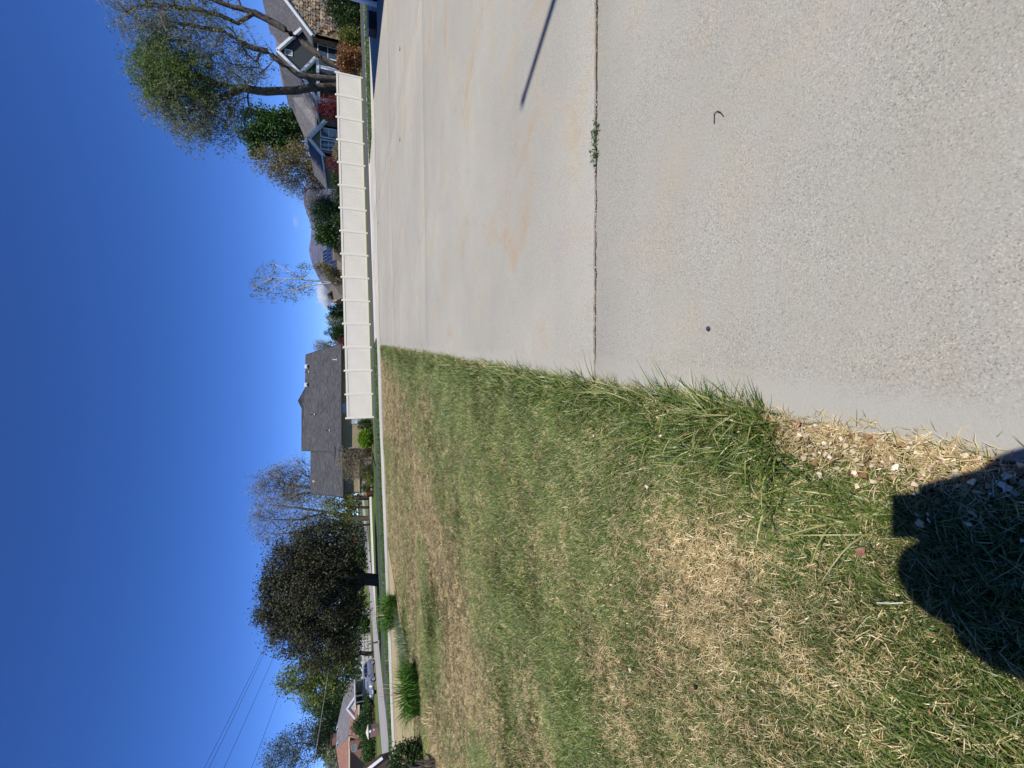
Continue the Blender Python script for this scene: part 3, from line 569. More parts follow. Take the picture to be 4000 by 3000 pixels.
# ------------------------------------------------------------------ craftsman house on the right
M_sh2 = shinglemat('grey_shingles', (.125, .122, .13), (.185, .18, .19), .16, .33)
M_stone2 = mat('fieldstone', (.17, .105, .06), .9, .45, 2.2, .4, 20., col2=(.42, .31, .19)); M_navy = mat('dark_slate_siding', (.035, .045, .048), .7, .15); M_sage = mat('sage_siding', (.17, .185, .155), .8, .12)
M_gable_trim = M_trim
cb = at(1400, 200, 48)
rh = thing('craftsman_house', 'grey roofed craftsman house with white gable trim and stone wall behind the willows', 'house', (cb[0], cb[1], .5))
def gable(h, apex, left, right, Y, depth, m_wall, m_roof, zb, over=.35, drop=.2, kink=None, shift=(0, 0, 0), trim=M_trim, wall=True):
    """front gable traced at distance Y, its roof running straight back"""
    a, l, r = at(*apex, Y) + shift, at(*left, Y) + shift, at(*right, Y) + shift; bk = np.array([0, depth, 0.]); o = np.array([0, over, 0]); dz = np.array([0, 0, -.18])
    roofplane(h, [l, l + bk, a + bk, a], m_roof); roofplane(h, [a, a + bk, r + bk, r], m_roof)
    for p, q in ((a, l), (a, r)): trimline(h, p + (0, -.03, -.11), q + (0, -.03, -.11), trim, .06, .24); trimline(h, p + (0, .05, -.33), q + (0, .05, -.33), trim, .04, .14, 'frieze')
    trimline(h, l + (-.05, -.02, -.06), l + bk + (-.05, 0, -.06), trim, .1, .14, 'gutter'); trimline(h, r + (.05, -.02, -.06), r + bk + (.05, 0, -.06), trim, .1, .14, 'gutter')
    if wall:
        li, ri = l + o + (.3, 0, -.1), r + o + (-.3, 0, -.1)
        wallpoly(h, [down(li, zb), down(ri, zb), ri, a + o + dz, li], m_wall)
        wallpoly(h, [down(li + bk, zb), down(li, zb), li, li + bk], m_wall, 'side_wall'); wallpoly(h, [down(ri, zb), down(ri + bk, zb), ri + bk, ri], m_wall, 'side_wall')
    return a, l, r
def stones(h, poly_px, Y, seed, zlim=None, dx=(.25, .6), dz=(.16, .34)):
    """fieldstones standing proud of a wall, laid in ragged courses inside the photo polygon"""
    P = np.array([at(x, y, Y) for x, y in poly_px]); r = random.Random(seed); n = 0
    x0, x1, z0, z1 = P[:, 0].min(), P[:, 0].max(), P[:, 2].min(), P[:, 2].max()
    def inside(x, z):
        c = False; k = len(P)
        for i in range(k):
            a, b = P[i], P[(i + 1) % k]
            if (a[2] > z) != (b[2] > z) and x < (b[0] - a[0]) * (z - a[2]) / (b[2] - a[2]) + a[0]: c = not c
        return c
    z = z0; pal = [mat('fieldstone_tone', c, .9, .25, 3, .4, 18.) for c in ((.30, .215, .13), (.15, .095, .06), (.42, .32, .20), (.22, .18, .15))]
    while z < z1:
        hh = r.uniform(*dz); x = x0
        while x < x1:
            ww = r.uniform(*dx); 
            if inside(x + ww / 2, z + hh / 2) and n < 290:
                d = r.uniform(.05, .12); c = np.array([x + ww / 2, Y - d / 2 + .02, z + hh / 2]); mb = MB(); k = 7; pts = []
                for i in range(k):
                    t = 6.283 * i / k + r.uniform(-.2, .2); pts.append(c + ((ww * .52) * math.cos(t) * r.uniform(.85, 1.05), -d / 2, (hh * .54) * math.sin(t) * r.uniform(.85, 1.05)))
                mb.slab(pts[::-1], d + .04, n=(0, 1, 0)); mb.build('stone', r.choice(pal), h); n += 1
            x += ww
        z += hh
ZR = .5
# stone wing: its left rake shows, apex beyond the picture edge
sa = gable(rh, (985, -165), (1214, 137), (1214, -470), 46.6, 9, M_stone2, M_sh2, ZR)
# main hip roof
R1 = at(1030, -160, 57); R2 = at(1100, 325, 56); EH = at(1232, 500, 49.5); ERt = at(1226, -160, 49.5)
roofplane(rh, [EH, ERt, R1, R2], M_sh2); roofplane(rh, [R2, R2 + (.1, 9, -3.5), EH + (.2, 14, 0), EH], M_sh2)
wallpoly(rh, [(EH[0] + .5, 50, ZR), (ERt[0], 50, ZR), (ERt[0], 50, EH[2]), (EH[0] + .5, 50, EH[2])], M_sage)
# slate gable over the big window
gable(rh, (1076, 195), (1165, 283), (1182, 100), 47.6, 9, M_navy, M_sh2, ZR)
# porch gable
pa = gable(rh, (1167, 284), (1232, 392), (1226, 224), 46.2, 5, M_navy, M_sh2, ZR, wall=False)
wallpoly(rh, [pa[1] + (.5, .4, -.15), pa[2] + (-.4, .4, -.15), pa[0] + (0, .4, -.4)], M_navy, 'porch_gable')
trimline(rh, pa[1] + (0, .3, -.3), pa[2] + (0, .3, -.3), M_trim, .3, .28, 'porch_beam')
# left gable
gable(rh, (1198, 537), (1256, 607), (1264, 470), 47.2, 8, M_sage, M_sh2, ZR)
for y in (262, 388):
    p = at(1240, y, 46.6); q = down(p, ZR); o = MB().beam(q, p, .34, .34, up=(0, 1, 0)).build('porch_post', M_trim, rh); MB().box((p[0], p[1], .9 + ZR), (.5, .5, .9)).build('post_base', M_trim, o)
MB().box2((at(1300, 392, 46.4)[0], 46.4, ZR), (at(1300, 240, 46.4)[0], 49.4, ZR + .35)).build('porch_floor', M_white, rh)
# attic vents
for (x, y, Y) in ((1127, 206, 47.93), (1160, 5, 46.93)):
    p = at(x, y, Y); v = MB().box(p, (.62, .08, .72)).build('attic_vent', M_trim, rh)
    MB().box(p + (0, -.045, 0), (.42, .03, .5)).build('louver', mat('vent_louver', (.20, .22, .24), .6), v)
# windows
def pxwin(h, x0, x1, y0, y1, Y, mf, mg, bars, cross):
    a = at((x0 + x1) / 2, (y0 + y1) / 2, Y); wv = (y1 - y0) * mpp(x0, y0, Y); hv = (x1 - x0) * float(np.linalg.norm(at(x0 + 1, y0, Y) - at(x0, y0, Y)))
    return window(h, a, wv * .86, hv * .86, mf, mg, bars=bars, cross=cross)
pxwin(rh, 1252, 1318, 40, 104, 46.93, M_trim, M_glass2, 0, 1); pxwin(rh, 1248, 1316, -60, 30, 46.93, M_trim, M_glass2, 0, 1)
bwn = pxwin(rh, 1238, 1322, 132, 236, 47.93, M_trim, M_glass, 1, 1)
for y in (430, 330): pxwin(rh, 1246, 1316, y - 22, y + 22, 49.9, M_trim, M_glass, 0, 1)
for y in (522, 568): pxwin(rh, 1250, 1316, y - 19, y + 19, 47.53, M_trim, M_glass2, 0, 1)
stones(rh, [(1120, 0), (1216, 134), (1240, 130), (1345, 130), (1345, -10), (1120, -10)], 46.9, 4)
# ------------------------------------------------------------------ houses behind, seen over the fence
M_brownroof = shinglemat('brown_shingles', (.10, .088, .072), (.16, .14, .115), .2, .4); M_beige = mat('beige_stucco', (.42, .33, .23), .9, .1); M_pv = mat('solar_glass', (.012, .022, .07), .12, .15, 2, spec=.6); M_pvf = mat('solar_frame', (.35, .37, .42), .4, metal=.6); M_brownw = mat('brown_fascia', (.07, .045, .03), .6)
bz = at(1330, 1000, 72)
so_h = thing('solar_house', 'brown roofed house with rows of blue solar panels seen over the fence', 'house', (bz[0], 72, .3))
rA, rB = at(1256, 985, 78), at(1255, 1034, 78); eA, eB = at(1350, 905, 70), at(1350, 1100, 70)
roofplane(so_h, [eA, rA, rB, eB], M_brownroof); roofplane(so_h, [rA, eA, eA + (1, 16, 0)], M_brownroof); roofplane(so_h, [rB, eB + (-1, 16, 0), eB], M_brownroof)
wallpoly(so_h, [(eB[0] + .5, 70.6, .1), (eA[0] - .5, 70.6, .1), (eA[0] - .5, 70.6, eA[2]), (eB[0] + .5, 70.6, eB[2])], M_beige)
wallpoly(so_h, [(eA[0] - .5, 70.6, .1), (eA[0] - .5, 84, .1), (eA[0] - .5, 84, eA[2]), (eA[0] - .5, 70.6, eA[2])], M_beige, 'side_wall')
gable(so_h, (1302, 972), (1342, 1020), (1338, 925), 68.5, 5, M_beige, M_brownroof, .1, trim=M_brownw)
nS = U(np.cross(rA - eA, eB - eA)); nS = nS if nS[2] > 0 else -nS
uS = U(eA - eB); vS = U(np.cross(nS, uS)); vS = vS if vS[2] > 0 else -vS; RS = np.stack([uS, vS, nS], 1)
for (x, ya, yb, n) in ((1273, 977, 1031, 4), (1290, 912, 1036, 8), (1306, 1018, 1060, 3)):
    for i in range(n):
        y = ya + (yb - ya) * (i + .5) / n; p = onroof(x, y, eA, rA, eB) + nS * .12; wpx = (yb - ya) / n * mpp(x, y, 75) * 1.02
        f = MB().box(p, (wpx, 1.75, .05), rot=RS).build('solar_panel', M_pvf, so_h); MB().box(p + nS * .03, (wpx - .06, 1.68, .012), rot=RS).build('cells', M_pv, f)
bz = at(1330, 1150, 80)
br_h = thing('shingle_house', 'brown shingled house with a small dormer beside the white birch', 'house', (bz[0], 80, .3))
rA, rB = at(1284, 1120, 88), at(1294, 1182, 88); eA, eB = at(1352, 1105, 80), at(1352, 1196, 80)
roofplane(br_h, [eA, rA, rB, eB], M_brownroof); roofplane(br_h, [rA, rA + (.5, 8, -3), rB + (.5, 8, -3), rB], M_brownroof)
wallpoly(br_h, [(eB[0] + .3, 80.5, .1), (eA[0] - .3, 80.5, .1), (eA[0] - .3, 80.5, eA[2]), (eB[0] + .3, 80.5, eB[2])], M_beige)
wallpoly(br_h, [(eB[0] + .3, 94, .1), (eB[0] + .3, 80.5, .1), (eB[0] + .3, 80.5, eB[2]), (rB[0] + .1, 88, rB[2] - .2), (eB[0] + .3, 94, eB[2])], M_sage, 'side_wall')
gable(br_h, (1278, 1150), (1293, 1163), (1293, 1138), 86.5, 4, M_brownw, M_brownroof, .1 + 4, trim=M_brownw)
gable(br_h, (1306, 1180), (1330, 1192), (1330, 1167), 79.6, 4, mat('grey_siding', (.12, .125, .13), .8), M_brownroof, .1, trim=M_brownw)
pxwin(br_h, 1308, 1328, 1174, 1186, 79.93, M_trim, M_glass2, 0, 1)
# ------------------------------------------------------------------ brick ranch house across the cross street
M_brick = brickmat('red_brick', (.17, .055, .035), (.23, .08, .05), (.28, .24, .2)); M_redroof = shinglemat('rust_shingles', (.22, .115, .085), (.29, .15, .115), .16, .33); M_greyroof = shinglemat('slate_grey_shingles', (.13, .125, .135), (.19, .18, .19), .16, .33)
M_cream = mat('cream_siding', (.62, .56, .42), .7, .05); M_green_trim = mat('green_grey_trim', (.16, .18, .17), .7, .05)
bz = at(1450, 2800, 72)
bh = thing('brick_house', 'red brick ranch house with grey and rust roof across the cross street', 'house', (bz[0], 72, -.3))
ZB = -.35
# main roof: ridge with hips at both ends
q1 = at(1357, 2658, 84); q2 = at(1316, 2835, 82); q3 = at(1314, 2930, 80); q4 = at(1330, 2955, 76)
e1 = at(1382, 2660, 78); e2 = at(1384, 2772, 73.5); e3 = at(1362, 2880, 74); e4 = at(1362, 3040, 71); e5 = at(1330, 3060, 78)
roofplane(bh, [e1, q1, q2, e2 + (0, .6, .25)], M_greyroof); roofplane(bh, [e2 + (0, .6, .25), q2, q3, e3 + (.0, 0, .1)], M_greyroof); roofplane(bh, [e3, q3, at(1330, 3040, 80), e4], M_redroof)
roofplane(bh, [q1, q1 + (-9, 10, -3), q3 + (-10, 12, -3), q3, q2], M_greyroof)
# front projection with rust roof
f1 = at(1363, 2768, 73.4); f2 = at(1400, 2753, 70.5); f3 = at(1398, 2882, 69.5); f4 = at(1363, 2870, 73.6)
roofplane(bh, [f2, at(1372, 2760, 75), f4, f3], M_redroof)
wl, wr = at(1440, 2875, 70.3), at(1440, 2760, 71.2)
wallpoly(bh, [down(wl, ZB), down(wr, ZB), down(wr, f2[2] - .1), down(wl, f3[2] - .1)], M_brick)
wallpoly(bh, [down(wr, ZB), down(wr, ZB) + (-4.5, 6, 0), down(wr, f2[2] - .1) + (-4.5, 6, 0), down(wr, f2[2] - .1)], M_brick, 'side_wall')
wallpoly(bh, [down(wl, ZB) + (-1.5, 3, 0), down(wl, ZB), down(wl, f3[2] - .1), down(wl, f3[2] + 1.6) + (-1.5, 3, 0)], M_brick, 'side_wall')
wl2, wr2 = at(1440, 3060, 72), at(1440, 2875, 73.2)
wallpoly(bh, [down(wl2, ZB), down(wr2, ZB), down(wr2, e3[2] - .1), down(wl2, e4[2] - .1)], M_brick)
trimline(bh, e3 + (0, -.05, -.08), e4 + (0, -.05, -.08), M_cream, .1, .2, 'gutter'); trimline(bh, f2 + (0, -.05, -.08), f3 + (0, -.05, -.08), M_cream, .1, .18, 'gutter'); trimline(bh, f3 + (0, -.06, -.08), at(1399, 2868, 69.8), M_trim, .12, .3, 'fascia')
# small white-trimmed gable and carport
gable(bh, (1352, 2770), (1384, 2809), (1384, 2722), 71.5, 4, mat('pale_gable', (.50, .45, .38), .8), M_greyroof, at(1384, 2770, 71.5)[2] - .1)
trimline(bh, at(1385, 2670, 72), at(1388, 2772, 71.2), M_trim, .1, .12, 'carport_fascia')
roofplane(bh, [at(1386, 2668, 72), at(1383, 2668, 78), at(1383, 2772, 77), at(1388, 2772, 71.2)], M_greyroof, name='carport_roof')
cw = at(1410, 2680, 78); wallpoly(bh, [down(at(1400, 2712, 78), ZB), down(at(1400, 2655, 78.6), ZB), at(1398, 2655, 78.6), at(1398, 2712, 78)], M_cream, 'carport_wall'); cwp = MB()
for i in range(9):
    p = at(1400, 2658 + i * 6, 77.9); cwp.box((p[0], p[1] - .02, 1.1), (.03, .05, 2.2))
cwp.build('batten', M_cream, bh)
wallpoly(bh, [down(at(1410, 2755, 77), ZB), down(at(1410, 2705, 77.5), ZB), at(1388, 2705, 77.5), at(1388, 2755, 77)], M_green_trim, 'carport_wall')
for (y, Y) in ((2720, 71.3), (2745, 71.3)): p = at(1400, y, Y); MB().beam(down(p, ZB), at(1388, y, Y), .14, .14, up=(0, 1, 0)).build('carport_post', M_green_trim, bh)
pxwin(bh, 1403, 1421, 2777, 2795, 70.9, M_trim, M_glass, 1, 0); pxwin(bh, 1375, 1390, 2908, 2935, 72.5, mat('shade_frame', (.25, .3, .3), .7), M_glass2, 1, 0)
chm = at(1306, 2892, 82); o = MB().box2((chm[0] - .55, 81.6, chm[2] - 1.4), (chm[0] + .75, 82.6, chm[2] + .55)).build('chimney', M_brick, bh); add_uv(o); MB().box((chm[0] + .1, 82.1, chm[2] + .6), (1.5, 1.2, .12)).build('chimney_cap', M_brownw, o)
for y in (2842, 2904): p = onroof(1320, y, e2, q2, q3); v = MB().box(p + (0, 0, .12), (.35, .35, .26)).build('roof_vent', M_ventw, bh); MB().box(p + (.0, -.2, .08), (.25, .08, .18)).build('vent_slot', M_dark, v)
# ------------------------------------------------------------------ house at the right edge of the driveway (its shadow falls on the slabs)
M_gsid = mat('blue_grey_siding', (.20, .205, .22), .7, .06)
gh = thing('grey_house', 'tall blue grey sided house whose shadow falls on the far driveway', 'house', (19, 12, .2))
gx0, gx1, gy0, gy1, gz = 15.25, 26, -6, 17.3, 5.6
for (a, b_) in (((gx0, gy1), (gx0, gy0)), ((gx1, gy1), (gx0, gy1)), ((gx1, gy0), (gx1, gy1)), ((gx0, gy0), (gx1, gy0))):
    w_ = wallpoly(gh, [(*a, .1), (*b_, .1), (*b_, gz), (*a, gz)][::-1] if False else [(*a, .1), (*b_, .1), (*b_, gz), (*a, gz)], M_gsid)
sid = MB()
for i in range(30): sid.box((gx0 - .012, (gy0 + gy1) / 2, .25 + i * .18), (.03, gy1 - gy0, .012))
sid.build('siding_laps', M_gsid, gh)
for x_ in (gx0 - .01, ): MB().box((x_, gy1 + .0, 2.9), (.16, .16, 5.6)).build('corner_board', M_trim, gh)
rdg = 8.6; mx_ = (gx0 + gx1) / 2
for (xa, xb) in ((gx0 - .55, mx_), (gx1 + .55, mx_)):
    roofplane(gh, [(xa, gy0 - .5, gz - .1), (xb, gy0 - .5, rdg), (xb, gy1 + .5, rdg), (xa, gy1 + .5, gz - .1)], M_sh2)
for yy_ in (gy0, gy1): wallpoly(gh, [(gx0, yy_, gz), (gx1, yy_, gz), (mx_, yy_, rdg - .2)], M_gsid, 'gable_wall')
trimline(gh, (gx0 - .58, gy0 - .5, gz - .15), (gx0 - .58, gy1 + .5, gz - .15), M_trim, .1, .14, 'gutter')
window(gh, (gx0 - .01, 8, 2.6), 1.4, 1.3, M_trim, M_glass, ux=(0, 1, 0), nrm=(-1, 0, 0)); window(gh, (gx0 - .01, 3, 2.6), 1.4, 1.3, M_trim, M_glass, ux=(0, 1, 0), nrm=(-1, 0, 0))
bxp = np.array([14.75, 17.75, float(g(14.75, 17.75))])
hb = thing('storage_box', 'low black box with pale blue lid at the corner of the grey house', 'storage box', bxp)
MB().box(bxp + (0, 0, .15), (.75, .45, .30)).build('body', mat('black_plastic', (.02, .02, .022), .5), hb, bevel=.02); MB().box(bxp + (0, 0, .33), (.8, .5, .06)).build('lid', mat('blue_grey_plastic', (.25, .33, .45), .35), hb, bevel=.015)

# ------------------------------------------------------------------ trees and shrubs
def grow(trunks, targets, step=.45, wob=.12, seed=0, up=.25):
    """skeleton: trunk paths plus one branch to every target, joined at the nearest fitting node"""
    r = np.random.RandomState(seed); pos = []; par = []
    for path in trunks:
        path = np.array(path, float); prev = -1
        if pos:
            d = np.linalg.norm(np.array(pos) - path[0], axis=1); prev = int(d.argmin())
        for a, b in zip(path[:-1], path[1:]):
            n = max(1, int(np.linalg.norm(b - a) / step))
            for i in range(n):
                pos.append(a + (b - a) * i / n + r.normal(0, wob * .12, 3)); par.append(prev); prev = len(pos) - 1
        pos.append(path[-1]); par.append(prev)
    cen = np.array(pos).mean(0); targets = np.array(targets); order = np.argsort(np.min(np.linalg.norm(targets[:, None] - np.array(pos)[None, ::3], axis=2), axis=1)); tips = []
    P = np.array(pos); skip = max(2, int(len(P) * .12))
    for ti in order:
        t = targets[ti]; d = np.linalg.norm(P - t, axis=1) + np.clip(P[:, 2] - t[2] + .3, 0, None) * 1.4; d[:skip] += 3
        j = int(d.argmin()); a = P[j]; L = np.linalg.norm(t - a); n = max(2, int(L / step)); mid = (a + t) / 2 + r.normal(0, wob * L * .6, 3) + (0, 0, up * L * .35); new = []
        for i in range(1, n + 1):
            u = i / n; q = (1 - u) ** 2 * a + 2 * u * (1 - u) * mid + u * u * t; new.append(q + r.normal(0, wob * .1, 3) * (i < n)); par.append(j if i == 1 else len(pos) - 1); pos.append(new[-1])
        P = np.r_[P, np.array(new)]; tips.append(len(pos) - 1)
    return np.array(pos), np.array(par), tips
def tubes(pos, par, r_tip, r_base, ex=2.2, kmin=3, kmax=8):
    n = len(pos); load = np.full(n, 0.); kids = [[] for _ in range(n)]
    for i, p in enumerate(par):
        if p >= 0: kids[p].append(i)
    for i in range(n - 1, -1, -1):
        if not kids[i]: load[i] = 1.
        if par[i] >= 0: load[par[i]] += load[i]
    rad = r_tip * load ** (1 / ex); rad = rad * 1.0; s = r_base / rad.max(); rad = r_tip + (rad - r_tip) * max(0, (r_base - r_tip)) / max(rad.max() - r_tip, 1e-6)
    V = []; Q = []; nv = 0
    def chain(i0, start):
        c = [start] if start >= 0 else []; i = i0
        while True:
            c.append(i); ks = kids[i]
            if not ks: break
            ks = sorted(ks, key=lambda k: -load[k]); pend.extend((k, i) for k in ks[1:]); i = ks[0]
        return c
    pend = [(i, -1) for i in range(n) if par[i] < 0]
    while pend:
        i0, st = pend.pop(); c = chain(i0, st); pts = pos[c]; rr = rad[c].copy()
        if st >= 0: rr[0] = min(rr[0], rr[1] * 1.15)
        if len(pts) < 2: continue
        k = int(np.clip(kmin + rr.max() / .03, kmin, kmax)); T = np.gradient(pts, axis=0); T /= np.linalg.norm(T, axis=1)[:, None] + 1e-9
        a = np.where(np.abs(T[:, 2:3]) < .9, np.array([[0, 0, 1.]]), np.array([[1., 0, 0]])); u = np.cross(T, a); u /= np.linalg.norm(u, axis=1)[:, None] + 1e-9; b = np.cross(T, u)
        an = 2 * math.pi * np.arange(k) / k; ring = pts[:, None] + rr[:, None, None] * (np.cos(an)[None, :, None] * u[:, None] + np.sin(an)[None, :, None] * b[:, None])
        m = len(pts); V.append(ring.reshape(-1, 3)); ii = np.arange(m - 1)[:, None] * k + np.arange(k)[None]; jj = np.arange(m - 1)[:, None] * k + (np.arange(k)[None] + 1) % k
        Q.append(np.stack([ii, jj, jj + k, ii + k], 2).reshape(-1, 4) + nv); nv += m * k
    return np.concatenate(V), np.concatenate(Q)
def leaves(cen, n, spread, ln, wd, seed=0, droop=0., hang=0., outdir=None, flat=.0):
    """n leaf faces round every centre: bent rhombs, 4 vertices each"""
    r = np.random.RandomState(seed); cen = np.array(cen); m = len(cen) * n
    c = np.repeat(cen, n, 0) + r.normal(0, 1, (m, 3)) * spread
    d = r.normal(0, 1, (m, 3)); d[:, 2] -= hang
    if outdir is not None: d += np.repeat(outdir, n, 0) * 1.2
    d /= np.linalg.norm(d, axis=1)[:, None] + 1e-9; nr = r.normal(0, 1, (m, 3)); nr[:, 2] += 1.2 + flat; s = np.cross(d, nr); s /= np.linalg.norm(s, axis=1)[:, None] + 1e-9; nn = np.cross(s, d)
    L = ln * r.uniform(.6, 1.35, (m, 1)); Wd = wd * r.uniform(.7, 1.3, (m, 1)); c[:, 2] -= droop * r.rand(m)
    V = np.stack([c, c + d * L * .45 + s * Wd / 2 + nn * Wd * .15, c + d * L - nn * Wd * .2, c + d * L * .45 - s * Wd / 2 + nn * Wd * .15], 1).reshape(-1, 3)
    return V, np.arange(m * 4).reshape(-1, 4)
def inlobes(lobes, Y, n, seed, shell=.45, dep=1.0):
    """points in ellipsoids given as (x, y, rx, ry) in photo pixels at distance Y"""
    r = np.random.RandomState(seed); vol = np.array([l[2] * l[3] * math.sqrt(l[2] * l[3]) for l in lobes]); out = []; nrm = []
    for l, k in zip(lobes, np.maximum(1, (n * vol / vol.sum()).astype(int))):
        Yl = Y + (l[4] if len(l) > 4 else 0); c = at(l[0], l[1], Yl); mz = float(np.linalg.norm(at(l[0] + 1, l[1], Yl) - c)); mx = mpp(l[0], l[1], Yl); R = np.array([l[3] * mx, math.sqrt(l[2] * mz * l[3] * mx) * dep, l[2] * mz])
        u = r.normal(0, 1, (k, 3)); u /= np.linalg.norm(u, axis=1)[:, None]; q = u * (shell + (1 - shell) * r.rand(k, 1) ** .5); out.append(c + q * R); nrm.append(u)
    return np.concatenate(out), np.concatenate(nrm)
M_bark = mat('grey_brown_bark', (.065, .05, .04), .95, .3, 5., 1.0, 9., col2=(.15, .12, .095)); M_barkd = mat('dark_bark', (.045, .035, .03), .95, .3, 3., .8, 14.); M_barkl = mat('pale_twig_bark', (.26, .22, .18), .9, .25, 3.); M_birch = mat('birch_bark', (.52, .48, .44), .8, .3, 5.)
def tree(name, label, Y, trunks, lobes, n_t, leaf, m_leaf, m_bark=M_bark, r_base=.25, r_tip=.012, seed=0, step=.5, cat='tree', group=None, wob=.14, shell=.35, px=True, twig=None, up=.25, dep=1., hang=0., kmax=8, fresh=None, m_twig=None):
    tr = [[at(*p, Y + (dp if dp else 0)) if px else np.array(p) for p in path] for dp, path in trunks]
    b = tr[0][0].copy(); b[2] = float(g(b[0], b[1])) - .1; tr[0] = [b] + tr[0][(1 if tr[0][0][2] < b[2] + .3 else 0):]
    t = thing(name, label, cat, b, group); tg, nr = inlobes(lobes, Y, n_t, seed, shell, dep); tg = tg[tg[:, 2] > b[2] + .15]
    pos, par, tips = grow(tr, tg, step, wob, seed, up)
    V, Q = tubes(pos, par, r_tip, r_base, kmax=kmax); rawobj('trunk', V, Q, m_bark, t, True)
    if twig:                                                         # a spray of fine twigs at every branch end
        nt_, ln_, rt = twig; r = np.random.RandomState(seed + 5); c = np.repeat(pos[tips], nt_, 0); pp = pos[[max(0, par[i]) for i in tips]]; d = np.repeat(U_(pos[tips] - pp), nt_, 0) * .8 + r.normal(0, .6, c.shape) + (0, 0, .25 - hang); d = U_(d) * ln_ * r.uniform(.4, 1.2, (len(c), 1))
        s = U_(np.cross(d, r.normal(0, 1, d.shape))) * rt; e = c + d * .5 + r.normal(0, .06 * ln_, c.shape); f = c + d
        s2 = U_(np.cross(d, s)) * rt
        V = np.stack([c - s, c + s, c + s2 * 1.5, e - s * .7, e + s * .7, e + s2, f], 1).reshape(-1, 3); k = np.arange(len(c))[:, None] * 7
        Q = np.concatenate([k + np.array([[0, 1, 4, 3]]), k + np.array([[1, 2, 5, 4]]), k + np.array([[2, 0, 3, 5]]), k + np.array([[3, 4, 6, 6]]), k + np.array([[4, 5, 6, 6]])])
        T3 = Q[-2 * len(c):, :3]; Q4 = Q[:-2 * len(c)]; tri = np.concatenate([Q4[:, [0, 1, 2]], Q4[:, [0, 2, 3]], T3]); rawobj('twigs', V, tri, m_twig or m_bark, t)
        tw_tips = f
    else: tw_tips = None
    if leaf:
        n, sp, ln, wd = leaf; src = pos[tips] if tw_tips is None else tw_tips; sel = np.zeros(len(src), bool)
        if fresh: fm_, lx, ly, lr, fn = fresh; fc_ = at(lx, ly, Y); sel = np.linalg.norm(src - fc_, axis=1) < lr * (.75 + .5 * np.random.RandomState(seed).rand(len(src))); V, Q = leaves(src[sel], fn, sp, ln, wd, seed + 2, hang=hang); rawobj('crown', V, Q, fm_, t)
        V, Q = leaves(src[~sel], n, sp, ln, wd, seed + 1, hang=hang); rawobj('crown', V, Q, m_leaf, t)
    return t
def U_(a): return a / (np.linalg.norm(a, axis=-1, keepdims=True) + 1e-9)
def bush(name, label, Y, lobes, n_c, leaf, m_leaf, m_bark=M_barkd, seed=0, cat='shrub', group=None, base=None, shell=.55, stems=6, out=1, dep=1., loc=None):
    """shrub: stems from the base and leaf clumps through the body"""
    tg, nr = inlobes(lobes, Y, n_c, seed, shell, dep); l0 = lobes[0]; c = tg.mean(0); b = np.array([c[0], c[1], float(g(c[0], c[1]))]) if base is None else np.array(base, float)
    k = tg[:, 2] > b[2] + .02; tg, nr = tg[k], nr[k]; t = thing(name, label, cat, b, group); r = np.random.RandomState(seed); mb = MB()
    for i in range(stems):
        q = tg[r.randint(len(tg))]; s0 = b + (r.normal(0, .06), r.normal(0, .06), -.03); q = b + (q - b) * .75; mid = (s0 + q) / 2 + (0, 0, .1 * np.linalg.norm(q - s0)); mb.tube([s0, mid, q], [.025, .018, .008], 5)
    mb.build('stem', m_bark, t, True); n, sp, ln, wd = leaf
    V, Q = leaves(tg, n, sp, ln, wd, seed + 1, outdir=nr * out); rawobj('foliage', V, Q, m_leaf, t); return t
L_willow = leafmat('willow_leaf', (.12, .145, .08), (.26, .285, .165), .42); L_willowg = leafmat('willow_leaf_fresh', (.09, .15, .04), (.19, .26, .08), .4)
L_green = leafmat('green_leaf', (.035, .085, .02), (.075, .15, .035), .3); L_olive = leafmat('olive_leaf', (.15, .13, .06), (.26, .22, .11), .3); L_dark = leafmat('plum_green_leaf', (.03, .034, .017), (.078, .08, .042), .2, (.10, .10, .058), .65)
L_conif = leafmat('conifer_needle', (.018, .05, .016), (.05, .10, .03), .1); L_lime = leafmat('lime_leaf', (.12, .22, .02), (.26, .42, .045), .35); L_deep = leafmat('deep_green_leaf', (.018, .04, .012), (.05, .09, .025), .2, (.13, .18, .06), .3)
L_spring = leafmat('spring_leaf', (.10, .145, .03), (.22, .25, .06), .35); L_red = leafmat('red_leaf', (.10, .018, .02), (.24, .045, .05), .3); L_rust = leafmat('rust_leaf', (.14, .04, .012), (.30, .11, .03), .3, (.62, .55, .38)); L_mauve = leafmat('bare_bud', (.19, .165, .085), (.31, .275, .16), .2); L_pale = leafmat('pale_leaf', (.17, .19, .12), (.28, .30, .19), .3)
